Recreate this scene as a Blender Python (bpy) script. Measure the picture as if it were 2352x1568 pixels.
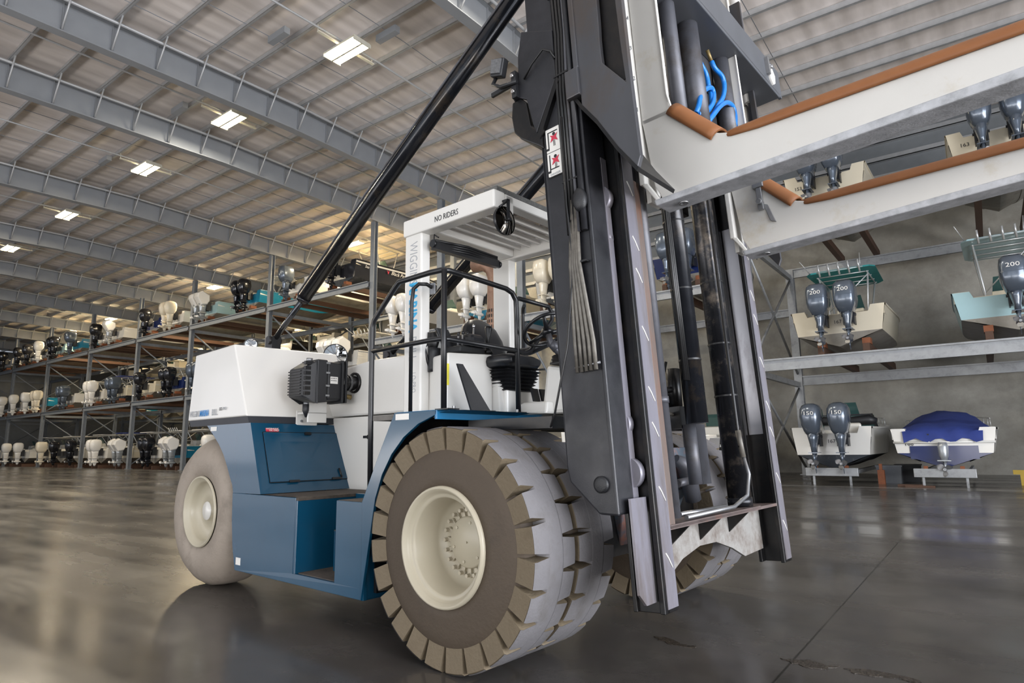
import bpy, bmesh, math, random
from mathutils import Vector, Matrix
random.seed(7)
R=math.radians; PI=math.pi
for o in list(bpy.data.objects): bpy.data.objects.remove(o)
SC=bpy.context.scene; C=SC.collection
# ---------------------------------------------------------------- camera
# world = building frame: X along the racks, Y away from the camera, Z up (metres)
YB=0.07507312
FPX=1452.64; CAM_YAW,CAM_PITCH,CAM_ROLL=0.71519268,0.16412745,-0.01423702
def turn(p): # truck frame -> building frame
    c,s=math.cos(YB),math.sin(YB); return Vector((c*p[0]+s*p[1],-s*p[0]+c*p[1],p[2]))
fw=Vector((-math.sin(CAM_YAW)*math.cos(CAM_PITCH),math.cos(CAM_YAW)*math.cos(CAM_PITCH),math.sin(CAM_PITCH)))
rt=Vector((math.cos(CAM_YAW),math.sin(CAM_YAW),0)); up=rt.cross(fw)
r2=rt*math.cos(CAM_ROLL)+up*math.sin(CAM_ROLL); u2=-rt*math.sin(CAM_ROLL)+up*math.cos(CAM_ROLL)
r2,u2,fw=turn(r2),turn(u2),turn(fw)
cd=bpy.data.cameras.new('camera'); cam=bpy.data.objects.new('camera',cd); C.objects.link(cam)
cam.matrix_world=Matrix(((r2.x,u2.x,-fw.x,0),(r2.y,u2.y,-fw.y,0),(r2.z,u2.z,-fw.z,1.276),(0,0,0,1)))
cd.sensor_width=36; cd.lens=FPX/2352*36; cd.clip_end=400; cd.clip_start=.05
SC.camera=cam
# ---------------------------------------------------------------- light
SC.view_settings.view_transform='Standard'; SC.view_settings.look='None'; SC.view_settings.gamma=1
SC.view_settings.use_curve_mapping=False; SC.view_settings.exposure=0.0
W=bpy.data.worlds.new('world'); SC.world=W; W.use_nodes=True
bg=W.node_tree.nodes['Background']; bg.inputs[0].default_value=(.80,.88,1,1); bg.inputs[1].default_value=.5
def area(name,loc,rot,sx,sy,power,col):
    l=bpy.data.lights.new(name,'AREA'); l.shape='RECTANGLE'; l.size=sx; l.size_y=sy; l.energy=power; l.color=col
    o=bpy.data.objects.new(name,l); C.objects.link(o); o.location=loc; o.rotation_euler=rot; return o
# daylight through the wide hangar doorways behind and to the right of the camera
area('front_doorway_daylight',(-2,-11,4.5),(R(90),0,0),20,8,520,(.84,.91,1))
area('right_doorway_daylight',(13.5,3,4.5),(R(90),0,R(90)),16,8,4000,(.86,.91,1))
area('left_doorway_daylight',(-38,-11,4.5),(R(90),0,0),24,8,1100,(.97,.95,1))
# upward fill lamps added to brighten the roof and undersides; no apron is built
area('upward_fill_right',(14,0,.6),(R(135),0,R(90)),26,5,4800,(1,.96,.93))
area('upward_fill_front',(-8,-12,.6),(R(147),0,0),40,5,4600,(1,.96,.93))
# ---------------------------------------------------------------- materials
def srgb(h):
    h=h.lstrip('#'); v=[int(h[i:i+2],16)/255 for i in (0,2,4)]
    return tuple((x/12.92 if x<=.04045 else ((x+.055)/1.055)**2.4) for x in v)
MATS={}
def mat(name,col,rough=.5,metal=0,var=.08,scale=6,bump=0,bscale=40,dirt=None,dirt_amt=.5,dirt_scale=3,coat=0,emit=None,estr=0,trans=0,rvar=0,stretch=None,alpha=1):
    if name in MATS: return MATS[name]
    m=bpy.data.materials.new(name); m.use_nodes=True; MATS[name]=m
    nt=m.node_tree; n=nt.nodes; L=nt.links; b=n['Principled BSDF']
    c=srgb(col) if isinstance(col,str) else col
    tc=n.new('ShaderNodeTexCoord'); vec=tc.outputs['Object']
    if stretch:
        mp=n.new('ShaderNodeMapping'); L.new(vec,mp.inputs[0]); mp.inputs['Scale'].default_value=stretch; vec=mp.outputs[0]
    no=n.new('ShaderNodeTexNoise'); L.new(vec,no.inputs['Vector']); no.inputs['Scale'].default_value=scale; no.inputs['Detail'].default_value=5
    mx=n.new('ShaderNodeMix'); mx.data_type='RGBA'
    mx.inputs[6].default_value=(*[x*(1-var*1.6) for x in c],1); mx.inputs[7].default_value=(*[min(1,x*(1+var*1.6)) for x in c],1)
    L.new(no.outputs[0],mx.inputs[0]); out=mx.outputs[2]
    if dirt:
        d=n.new('ShaderNodeTexNoise'); L.new(vec,d.inputs['Vector']); d.inputs['Scale'].default_value=dirt_scale; d.inputs['Detail'].default_value=8; d.inputs['Roughness'].default_value=.7
        rp=n.new('ShaderNodeValToRGB'); rp.color_ramp.elements[0].position=.62-dirt_amt*.3; rp.color_ramp.elements[1].position=.72
        L.new(d.outputs[0],rp.inputs[0])
        m2=n.new('ShaderNodeMix'); m2.data_type='RGBA'; L.new(rp.outputs[0],m2.inputs[0]); L.new(out,m2.inputs[6]); m2.inputs[7].default_value=(*srgb(dirt),1); out=m2.outputs[2]
    L.new(out,b.inputs['Base Color'])
    b.inputs['Roughness'].default_value=rough; b.inputs['Metallic'].default_value=metal
    if rvar:
        mr=n.new('ShaderNodeMapRange'); L.new(no.outputs[0],mr.inputs[0]); mr.inputs[1].default_value=.3; mr.inputs[2].default_value=.7
        mr.inputs[3].default_value=max(.02,rough-rvar); mr.inputs[4].default_value=rough+rvar; L.new(mr.outputs[0],b.inputs['Roughness'])
    if coat: b.inputs['Coat Weight'].default_value=coat; b.inputs['Coat Roughness'].default_value=.08
    if bump:
        bn=n.new('ShaderNodeTexNoise'); L.new(vec,bn.inputs['Vector']); bn.inputs['Scale'].default_value=bscale; bn.inputs['Detail'].default_value=4
        bp=n.new('ShaderNodeBump'); bp.inputs['Strength'].default_value=bump; bp.inputs['Distance'].default_value=.01; L.new(bn.outputs[0],bp.inputs['Height']); L.new(bp.outputs[0],b.inputs['Normal'])
    if emit: b.inputs['Emission Color'].default_value=(*srgb(emit),1); b.inputs['Emission Strength'].default_value=estr
    if trans: b.inputs['Transmission Weight'].default_value=trans
    if alpha<1: b.inputs['Alpha'].default_value=alpha
    return m
BLUE=mat('blue_paint','#0f435e',.22,0,.06,3,coat=.3)
BLUEL=mat('bright_blue_paint','#1b6f9f',.3,0,.05,3,coat=.3)
WHITE=mat('white_paint','#dddbd6',.3,0,.02,2,coat=.2)
FORKW=mat('fork_white_paint','#cac8c3',.38,0,.05,2.5,dirt='#b9ae98',dirt_amt=.25,dirt_scale=1.6)
CREAM=mat('cream_wheel_paint','#b3ab97',.35,0,.05,5)
GREYST=mat('fork_grey_steel','#b2b4b8',.55,.05,.2,14,bump=.15,bscale=90,dirt='#8f9194',dirt_amt=.5,dirt_scale=9)
BLACKP=mat('black_paint','#17181b',.35,0,.15,4)
MASTP=mat('mast_black_paint','#1b1c20',.45,.1,.25,5,bump=.1,bscale=220,dirt='#2c2c31',dirt_amt=.6,dirt_scale=3,rvar=.1)
MASTW=mat('mast_worn_steel','#7f7d86',.38,.3,.25,4,stretch=(1,1,.15),dirt='#5a5048',dirt_amt=.5,dirt_scale=4)
GREASE=mat('greasy_black_steel','#0d0d0f',.35,.2,.3,8,dirt='#241f1b',dirt_amt=.5,dirt_scale=8)
CARR=mat('carriage_grey_steel','#4a4b4f',.42,.35,.25,3,dirt='#4c4138',dirt_amt=.6,dirt_scale=2.2,stretch=(1,1,.5))
RUST=mat('rusty_steel','#6b5f59',.6,.3,.3,12,dirt='#694a3b',dirt_amt=.5,dirt_scale=6,stretch=(1,1,.3))
CYL=mat('gloss_black_cylinder','#1d1f24',.22,.35,.2,7,dirt='#3b342c',dirt_amt=.25,dirt_scale=4,rvar=.08)
TUBEG=mat('dull_grey_tube','#55565c',.45,.4,.15,9,dirt='#3e3833',dirt_amt=.4)
SLEEVE=mat('tan_rubber_sleeve','#87552f',.6,0,.12,10,dirt='#8a5a33',dirt_amt=.3,dirt_scale=5)
BHOSE=mat('blue_wrapped_hose','#1a72c6',.3,0,.1,60)
HOSE=mat('black_rubber_hose','#151516',.4,0,.1,30)
SHHOSE=mat('sheathed_hose','#6b6760',.45,.2,.3,30,dirt='#2a2826',dirt_amt=.5)
TREAD=mat('tyre_tread_rubber','#6b696b',.8,0,.12,5,bump=.3,bscale=60,dirt='#5f5c5a',dirt_amt=.4,dirt_scale=4)
LUG=mat('tyre_lug_rubber','#6f6350',.75,0,.15,5,bump=.4,bscale=50,dirt='#645846',dirt_amt=.5,dirt_scale=5)
SIDEW=mat('tyre_sidewall_rubber','#4d4236',.7,0,.12,4,bump=.3,bscale=50,dirt='#453b31',dirt_amt=.4,dirt_scale=4)
REART=mat('rear_tyre_rubber','#958a7e',.65,0,.12,4,bump=.3,bscale=50,dirt='#7c7267',dirt_amt=.4,dirt_scale=3)
PLAST=mat('black_plastic','#1c1d20',.45,0,.1,10,bump=.2,bscale=200)
VINYL=mat('black_vinyl','#202124',.32,0,.1,10)
CHROME=mat('bright_metal','#cfd0d2',.18,1,.05,10)
MIRR=mat('mirror_glass','#dfe2e4',.03,1,.0,10)
STEEL=mat('zinc_steel','#9b9c9e',.35,.8,.1,20)
BRASS=mat('dirty_brass','#8a7850',.5,.6,.2,20)
LABELW=mat('label_white','#e4e2dd',.5)
INK=mat('printed_black','#1d1d20',.5); INKG=mat('printed_grey','#9b9ea3',.5); INKB=mat('printed_blue','#1f7fc4',.5); INKC=mat('printed_cyan','#35a9dc',.45)
RED=mat('printed_red','#c4344a',.5); YEL=mat('label_yellow','#e8dc3a',.5)
EXH=mat('heat_stained_steel','#9a7a66',.5,.5,.25,8,dirt='#6d4a38',dirt_amt=.5,dirt_scale=6)
GIRD=mat('grey_steel_girder','#8f9296',.5,.1,.06,2)
GIRDL=mat('light_steel_brace','#b9babb',.45,.3,.05,3)
PURL=mat('galvanized_purlin','#b5b6b7',.45,.45,.12,5)
GALV=mat('galvanized_rack_steel','#9fa1a3',.45,.4,.15,6,dirt='#77797a',dirt_amt=.4,dirt_scale=3)
RACKD=mat('painted_rack_steel','#7d8288',.5,.2,.12,4)
WOOD=mat('bunk_timber','#4f3729',.7,0,.25,8,stretch=(6,.6,6))
WOODO=mat('orange_timber_block','#7f4a2d',.7,0,.2,10)
CONC=mat('concrete_wall','#aaa79e',.85,0,.3,.45,bump=.15,bscale=8,dirt='#837f76',dirt_amt=.9,dirt_scale=.7)
SIDING=mat('grey_siding','#7f8386',.5,.2,.08,3)
LAMP=mat('lamp_tubes','#fff2cc',.4,0,0,emit='#ffedc0',estr=22)
LAMPC=mat('lamp_housing','#d8d4c4',.4,.2)
GELW=mat('gelcoat_white','#dedcd6',.25,0,.03,1.5,coat=.3); GELC=mat('gelcoat_cream','#d9cfb8',.3,0,.04,1.5,coat=.3)
NAVY=mat('gelcoat_navy','#1b2a5c',.22,0,.05,1.5,coat=.4); AQUA=mat('gelcoat_aqua','#9fbfc4',.28,0,.04,1.5,coat=.3)
TEAL=mat('gelcoat_teal','#1d7a9a',.28,0,.05,1.5,coat=.3); HBLK=mat('gelcoat_black','#26262a',.2,0,.06,1.5,coat=.4)
BOTT=mat('weathered_hull_bottom','#8d887e',.5,0,.15,2,dirt='#6e675c',dirt_amt=.6,dirt_scale=2); BOTD=mat('dark_antifouling','#2b3138',.6,0,.15,3,dirt='#6a6a68',dirt_amt=.3)
TCANV=mat('teal_canvas','#2f8c8c',.7,0,.1,3); NCANV=mat('navy_canvas','#26387e',.75,0,.15,3,bump=.5,bscale=6); TARP=mat('khaki_tarp','#8f8468',.8,0,.12,2,bump=.8,bscale=4)
EW=mat('engine_white','#e2e0dc',.22,0,.02,3,coat=.4); EC=mat('engine_cream','#dcd3c0',.25,0,.02,3,coat=.3); EK=mat('engine_black','#1c1d22',.18,.2,.05,3,coat=.5); EG=mat('engine_grey','#5e6773',.22,.45,.05,3,coat=.5)
GLASSD=mat('tinted_windscreen','#3c5a58',.08,.1,.03,2)
ALU=mat('white_tube_frame','#c9cac9',.3,.5,.05,3)
CRATE=mat('grey_bin','#5f6368',.5,0,.1,4)
# wet sealed concrete floor
def floor_mat():
    m=bpy.data.materials.new('sealed_concrete_floor'); m.use_nodes=True; nt=m.node_tree; n=nt.nodes; L=nt.links; b=n['Principled BSDF']
    tc=n.new('ShaderNodeTexCoord')
    def noise(s,d,st=(1,1,1)):
        mp=n.new('ShaderNodeMapping'); mp.inputs['Scale'].default_value=st; L.new(tc.outputs['Object'],mp.inputs[0])
        q=n.new('ShaderNodeTexNoise'); q.inputs['Scale'].default_value=s; q.inputs['Detail'].default_value=d; q.inputs['Roughness'].default_value=.6; L.new(mp.outputs[0],q.inputs[0]); return q
    a=noise(.6,9); c=noise(.5,6,(.35,1.6,1)); f=noise(7,6)
    rp=n.new('ShaderNodeValToRGB'); e=rp.color_ramp.elements; e[0].position=.3; e[0].color=(.032,.028,.025,1); e[1].position=.72; e[1].color=(.115,.105,.095,1); L.new(a.outputs[0],rp.inputs[0])
    m2=n.new('ShaderNodeMix'); m2.data_type='RGBA'; m2.blend_type='MULTIPLY'; m2.inputs[0].default_value=.5; L.new(rp.outputs[0],m2.inputs[6]); L.new(f.outputs[1],m2.inputs[7])
    mm=n.new('ShaderNodeMix'); mm.data_type='RGBA'; mm.inputs[0].default_value=.15; L.new(rp.outputs[0],mm.inputs[6]); L.new(m2.outputs[2],mm.inputs[7])
    sx=n.new('ShaderNodeSeparateXYZ'); L.new(tc.outputs['Object'],sx.inputs[0])
    def mth(op,a,v=None,w=None):
        q=n.new('ShaderNodeMath'); q.operation=op
        for i,z in enumerate((a,v,w)):
            if z is None: continue
            if isinstance(z,(int,float)): q.inputs[i].default_value=z
            else: L.new(z,q.inputs[i])
        return q.outputs[0]
    md=mth('MODULO',mth('ADD',sx.outputs[0],103.09),6.0); jx=mth('LESS_THAN',mth('ABSOLUTE',mth('SUBTRACT',md,0.006)),.007)
    jb=mth('MULTIPLY',mth('GREATER_THAN',sx.outputs[1],20.35),mth('LESS_THAN',sx.outputs[1],20.75)); jb=mth('MULTIPLY',jb,mth('MULTIPLY',a.outputs[0],.7))
    jm=n.new('ShaderNodeMix'); jm.data_type='RGBA'; L.new(jb,jm.inputs[0]); L.new(mm.outputs[2],jm.inputs[6]); jm.inputs[7].default_value=(.42,.42,.41,1)
    jn=n.new('ShaderNodeMix'); jn.data_type='RGBA'; L.new(jx,jn.inputs[0]); L.new(jm.outputs[2],jn.inputs[6]); jn.inputs[7].default_value=(.02,.018,.015,1)
    L.new(jn.outputs[2],b.inputs['Base Color'])
    r=n.new('ShaderNodeValToRGB'); e=r.color_ramp.elements; e[0].position=.36; e[0].color=(.13,.13,.13,1); e[1].position=.66; e[1].color=(.34,.34,.34,1); L.new(c.outputs[0],r.inputs[0]); L.new(r.outputs[0],b.inputs['Roughness']); b.inputs['Specular IOR Level'].default_value=.38
    bp=n.new('ShaderNodeBump'); bp.inputs['Strength'].default_value=.08; bp.inputs['Distance'].default_value=.01; L.new(f.outputs[0],bp.inputs['Height']); L.new(bp.outputs[0],b.inputs['Normal'])
    return m
def roof_mat():
    m=bpy.data.materials.new('roof_insulation'); m.use_nodes=True; nt=m.node_tree; n=nt.nodes; L=nt.links; b=n['Principled BSDF']
    tc=n.new('ShaderNodeTexCoord'); mp=n.new('ShaderNodeMapping'); L.new(tc.outputs['Object'],mp.inputs[0]); mp.inputs['Scale'].default_value=(1.4,.25,1)
    q=n.new('ShaderNodeTexNoise'); q.inputs['Scale'].default_value=1.2; q.inputs['Detail'].default_value=7; L.new(mp.outputs[0],q.inputs[0])
    rp=n.new('ShaderNodeValToRGB'); e=rp.color_ramp.elements; e[0].position=.3; e[0].color=(*srgb('#c4bbb4'),1); e[1].position=.7; e[1].color=(*srgb('#ebe2dc'),1); L.new(q.outputs[0],rp.inputs[0]); L.new(rp.outputs[0],b.inputs['Base Color'])
    w=n.new('ShaderNodeTexWave'); w.bands_direction='X'; w.inputs['Scale'].default_value=.55; w.inputs['Distortion'].default_value=.4; L.new(tc.outputs['Object'],w.inputs[0])
    bp=n.new('ShaderNodeBump'); bp.inputs['Strength'].default_value=.5; bp.inputs['Distance'].default_value=.03; L.new(w.outputs[1],bp.inputs['Height']); L.new(bp.outputs[0],b.inputs['Normal'])
    b.inputs['Roughness'].default_value=.5; return m
# ---------------------------------------------------------------- mesh builder
class MB:
    def __init__(s): s.v=[]; s.f=[]; s.sm=[]
    def add(s,vs,fs,sm=False):
        k=len(s.v); s.v+= [tuple(p) for p in vs]; s.f+= [tuple(i+k for i in f) for f in fs]; s.sm+=[sm]*len(fs); return s
    def hexa(s,p): # 0-3 bottom loop, 4-7 top loop
        return s.add(p,[(3,2,1,0),(4,5,6,7),(0,1,5,4),(1,2,6,5),(2,3,7,6),(3,0,4,7)])
    def box(s,x0,x1,y0,y1,z0,z1):
        return s.hexa([(x0,y0,z0),(x1,y0,z0),(x1,y1,z0),(x0,y1,z0),(x0,y0,z1),(x1,y0,z1),(x1,y1,z1),(x0,y1,z1)])
    def prism(s,poly,ax,a,b): # poly in the two other axes, extruded a..b
        def P(u,v,w): return {'x':(w,u,v),'y':(u,w,v),'z':(u,v,w)}[ax]
        n=len(poly); vs=[P(u,v,a) for u,v in poly]+[P(u,v,b) for u,v in poly]
        return s.add(vs,[tuple(range(n)),tuple(range(2*n-1,n-1,-1))]+[(i,(i+1)%n,n+(i+1)%n,n+i) for i in range(n)])
    def frame(s,outer,inner,ax,a,b): # plate with a hole, same vertex count
        def P(u,v,w): return {'x':(w,u,v),'y':(u,w,v),'z':(u,v,w)}[ax]
        n=len(outer); vs=[P(*q,a) for q in outer]+[P(*q,a) for q in inner]+[P(*q,b) for q in outer]+[P(*q,b) for q in inner]; fs=[]
        for i in range(n):
            j=(i+1)%n; fs+=[(i,j,n+j,n+i),(2*n+i,3*n+i,3*n+j,2*n+j),(i,2*n+i,2*n+j,j),(n+i,n+j,3*n+j,3*n+i)]
        return s.add(vs,fs)
    def cyl(s,p0,p1,r0,r1=None,seg=16,cap=True,sm=True):
        r1=r0 if r1 is None else r1
        return s.sweep([p0,p1],[r0,r1],seg,cap,sm)
    def sweep(s,pts,rad,seg=10,cap=True,sm=True,closed=False):
        pts=[Vector(p) for p in pts]; n=len(pts)
        if not isinstance(rad,(list,tuple)): rad=[rad]*n
        d0=(pts[1]-pts[0]).normalized(); a=d0.orthogonal().normalized(); k=len(s.v); vs=[]
        for i,p in enumerate(pts):
            if closed: d=(pts[(i+1)%n]-pts[i-1]).normalized()
            else: d=((pts[min(i+1,n-1)]-p).normalized()+(p-pts[max(i-1,0)]).normalized()).normalized()
            a=(a-d*a.dot(d)).normalized(); b=d.cross(a)
            for j in range(seg):
                t=2*PI*j/seg; vs.append(p+(a*math.cos(t)+b*math.sin(t))*rad[i])
        fs=[]
        for i in range(n if closed else n-1):
            i2=(i+1)%n
            for j in range(seg): fs.append((i*seg+j,i*seg+(j+1)%seg,i2*seg+(j+1)%seg,i2*seg+j))
        s.add(vs,fs,sm)
        if cap and not closed: s.add(vs[:seg],[tuple(range(seg-1,-1,-1))]); s.add(vs[-seg:],[tuple(range(seg))])
        return s
    def lathe(s,prof,c,ax='y',seg=48,sm=True,a0=0,a1=2*PI): # prof (r,h)
        n=len(prof); full=abs(a1-a0-2*PI)<1e-6; m=seg if full else seg+1; vs=[]
        for j in range(m):
            t=a0+(a1-a0)*j/seg; cs,sn=math.cos(t),math.sin(t)
            for r,h in prof: vs.append({'y':(c[0]+r*cs,c[1]+h,c[2]+r*sn),'z':(c[0]+r*cs,c[1]+r*sn,c[2]+h),'x':(c[0]+h,c[1]+r*cs,c[2]+r*sn)}[ax])
        fs=[]
        for j in range(seg):
            j2=(j+1)%m
            for i in range(n-1): fs.append((j*n+i,j*n+i+1,j2*n+i+1,j2*n+i))
        return s.add(vs,fs,sm)
    def ball(s,c,rx,ry,rz,seg=14,rings=8):
        prof=[(math.sin(PI*i/rings),-math.cos(PI*i/rings)) for i in range(rings+1)]
        vs=[];fs=[];n=rings+1
        for j in range(seg):
            t=2*PI*j/seg
            for r,h in prof: vs.append((c[0]+rx*r*math.cos(t),c[1]+ry*r*math.sin(t),c[2]+rz*h))
        for j in range(seg):
            for i in range(rings): fs.append((j*n+i,j*n+i+1,((j+1)%seg)*n+i+1,((j+1)%seg)*n+i))
        return s.add(vs,fs,True)
    def loft(s,secs,cap=True,sm=True,closed=True):
        n=len(secs[0]); vs=[p for q in secs for p in q]; fs=[]
        for i in range(len(secs)-1):
            for j in range(n if closed else n-1): fs.append((i*n+j,i*n+(j+1)%n,(i+1)*n+(j+1)%n,(i+1)*n+j))
        s.add(vs,fs,sm)
        if cap: s.add(secs[0],[tuple(range(n-1,-1,-1))]); s.add(secs[-1],[tuple(range(n))])
        return s
    def build(s,name,m,parent=None,mtx=None,bev=0,loc=None):
        me=bpy.data.meshes.new(name)
        v=[mtx@Vector(p) for p in s.v] if mtx is not None else s.v
        me.from_pydata([tuple(p) for p in v],[],s.f); me.update()
        for p,q in zip(me.polygons,s.sm): p.use_smooth=q
        bm=bmesh.new(); bm.from_mesh(me); bmesh.ops.remove_doubles(bm,verts=bm.verts,dist=1e-5); bmesh.ops.recalc_face_normals(bm,faces=bm.faces)
        if bev: 
            eg=[e for e in bm.edges if len(e.link_faces)==2 and e.calc_face_angle(0)>.5]
            bmesh.ops.bevel(bm,geom=eg,offset=bev,segments=2,affect='EDGES',profile=.5,clamp_overlap=True)
        bm.to_mesh(me); bm.free()
        me.materials.append(m); o=bpy.data.objects.new(name,me); C.objects.link(o)
        if parent: o.parent=parent
        if loc: o.location=loc
        return o
def tag(o,label=None,cat=None,group=None,kind=None):
    if label: o['label']=label
    if cat: o['category']=cat
    if group: o['group']=group
    if kind: o['kind']=kind
    return o
def empty(name,loc=(0,0,0),rz=0):
    o=bpy.data.objects.new(name,None); C.objects.link(o); o.location=loc; o.rotation_euler=(0,0,rz); o.empty_display_size=.3; return o
KIDS={}
def copy_tree(o,parent=None):
    c=o.copy(); C.objects.link(c)
    if parent: c.parent=parent; c.matrix_parent_inverse=o.matrix_parent_inverse.copy()
    for ch in list(o.children): copy_tree(ch,c)
    return c
def text(s,size,name,m,parent,org,xd,yd,extr=.001,mtx=None,align='LEFT',shear=0,bold=0,sx=1):
    cu=bpy.data.curves.new(name,'FONT'); cu.body=s; cu.size=size; cu.extrude=extr; cu.align_x=align; cu.shear=shear; cu.offset=bold*size; cu.resolution_u=2
    t=bpy.data.objects.new(name,cu); C.objects.link(t)
    me=bpy.data.meshes.new_from_object(t); C.objects.unlink(t); bpy.data.objects.remove(t)
    xd=Vector(xd).normalized()*sx; yd=Vector(yd).normalized(); zd=xd.cross(yd).normalized()
    M=Matrix(((xd.x,yd.x,zd.x,org[0]),(xd.y,yd.y,zd.y,org[1]),(xd.z,yd.z,zd.z,org[2]),(0,0,0,1)))
    if mtx is not None: M=mtx@M
    me.transform(M); me.materials.clear(); me.materials.append(m)
    o=bpy.data.objects.new(name,me); C.objects.link(o); o.parent=parent; return o
def arc(cx,cy,r,a0,a1,n): return [(cx+r*math.cos(R(a0+(a1-a0)*i/n)),cy+r*math.sin(R(a0+(a1-a0)*i/n))) for i in range(n+1)]
# ================================================================ HALL
FL=MB().box(-100,16,-14,52,-.2,0).build('floor',floor_mat()); tag(FL,kind='structure')
def zb(Y): return 13.30-.022*abs(Y-13)        # underside of the girders
rm=roof_mat()
b=MB()
for y0,y1 in ((-13,13),(13,52)):
    z0,z1=zb(y0)+1.22,zb(y1)+1.22
    b.hexa([(-100,y0,z0),(16,y0,z0),(16,y1,z1),(-100,y1,z1),(-100,y0,z0+.15),(16,y0,z0+.15),(16,y1,z1+.15),(-100,y1,z1+.15)])
tag(b.build('ceiling',rm),kind='structure')
tag(MB().box(-33,14,29.5,29.8,0,10.4).build('wall_back',CONC),kind='structure')
tag(MB().box(-33,14,29.62,29.8,10.4,14.3).build('wall_back_upper',SIDING),kind='structure')
tag(MB().box(-33.3,-33,29.5,50,0,14.2).build('wall_return',CONC),kind='structure')
tag(MB().box(-100,-33.3,50,50.3,0,13.9).build('wall_far',CONC),kind='structure')
tag(MB().box(-100,-99.7,-13,50,0,14.1).build('wall_left',SIDING),kind='structure')
for i,z in enumerate((10.5,11.3,12.1,12.9,13.7)):
    m=MB().box(-33,14,29.42,29.62,z,z+.03).box(-33,14,29.42,29.44,z,z+.2).box(-33,14,29.44,29.62,z+.17,z+.2)
    tag(m.build('trim_%d'%(i+1),PURL),kind='structure')
GX=[8.0,-10.7,-20.1,-24.9,-34.3,-43.6,-52.7,-61.5,-70.7,-80,-89.3]
PY=[-11.4+1.3*i for i in range(48)]
ordn=['leftmost boat; first'] if 0 else ['first','second','third','fourth','fifth','sixth','seventh','eighth','ninth','tenth','eleventh','twelfth','thirteenth','fourteenth','fifteenth','sixteenth']
glab={8.0:'grey roof girder furthest right, over the parked boats',-10.7:'grey tapered roof girder passing just left of the mast top',-20.1:'longest grey roof girder, crossing from upper left to the cab roof',-24.9:'second grey roof girder from the top left, ending above the cab',-34.3:'third grey roof girder, passing behind the lift cylinder rod'}
for gi,X in enumerate(GX):
    y0,y1=-12.8,(29.3 if X>-33 else 49.8)
    g=MB()
    ys=[y0,13,y1]
    for a,c in ((y0,13),(13,y1)):
        za,zc=zb(a),zb(c)
        for x0,x1,h0,h1 in ((-.17,.17,0,.035),(-.012,.012,.035,.93),(-.15,.15,.93,.96)):
            g.hexa([(x0,a,za+h0),(x1,a,za+h0),(x1,c,zc+h0),(x0,c,zc+h0),(x0,a,za+h1),(x1,a,za+h1),(x1,c,zc+h1),(x0,c,zc+h1)])
    for Y in PY:
        if y0<Y<y1: g.box(-.09,.09,Y-.008,Y+.008,zb(Y)+.03,zb(Y)+.93)
    go=g.build('roof_girder',GIRD,loc=(X,0,0))
    far=['fourth','fifth','sixth','seventh','eighth','ninth'][max(0,min(5,gi-5))]
    tag(go,glab.get(X,'%s grey roof girder counted back from the upper left corner'%far),'girder','steel roof girders')
    bm_=None
    for Y in PY:
        if not(2<Y<(29 if X>-33 else 34)): continue
        for sgn in (-1,1):
            if bm_ is None:
                z=0; bo=MB().sweep([(.1,0,.02),(.72,0,.98)],.028,6).build('flange_brace',GIRDL,go); bo.location=(0,Y,zb(Y)); bm_=bo
                if sgn<0: bo.scale=(-1,1,1)
            else:
                c=bm_.copy(); C.objects.link(c); c.location=(0,Y,zb(Y)); c.scale=(sgn,1,1)
def purlin():
    return MB().box(-100,15.8,-.012,.012,.0,.24).box(-100,15.8,-.08,.0,.0,.014).box(-100,15.8,-.08,-.066,.0,.03).box(-100,15.8,0,.08,.226,.24)
p0=None
for i,Y in enumerate(PY):
    if Y>49.5: continue
    if p0 is None: p=p0=purlin().build('roof_purlin',PURL)
    else: p=p0.copy(); C.objects.link(p)
    p.location=(0,Y,zb(Y)+.965)
    tag(p,'galvanized roof purlin running lengthways under the pale roof sheets','purlin','galvanized roof purlins')
# thin sag rods and conduit pipes running across the purlins
for X in [x+dx for x in GX for dx in (3.1,6.2)]:
    if X>15: continue
    y1=29.3 if X>-33 else 49
    o=MB().sweep([(0,-12.5,zb(-12.5)+1.02),(0,13,zb(13)+1.02),(0,y1,zb(y1)+1.02)],.012,5).build('sag_rod',RACKD,loc=(X,0,0))
    tag(o,'thin dark sag rod crossing the roof purlins','rod','sag rods under the roof')
LX=[-8.2,-15.2,-22.2,-29.2,-38.4,-47.5,-57,-66.5]
for X in LX+[x+.42 for x in GX if x<0]:
    z=.33
    o=MB().sweep([(0,-12.5,zb(-12.5)+.84),(0,13,zb(13)+.84),(0,29.3,zb(29.3)+.84)],.035 if X in LX else .05,8).build('conduit_pipe',GIRDL,loc=(X,0,0))
    tag(o,'pale pipe strung across the hall just under the purlins','pipe','pipes under the roof')
# extra framing member seen between the last big girders and short blocking channels
for X,Y in ((-16.6,10.2),(-13.9,12.3),(-23.4,10.4),(-21.2,12.6),(-30.4,10.5)):
    o=MB().box(-.45,.45,-.1,.1,0,.22).build('blocking_channel',GIRD,loc=(X,Y,zb(Y)+.8)); tag(o,'short steel blocking channel between two purlins near a ceiling lamp','channel','blocking channels')
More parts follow.
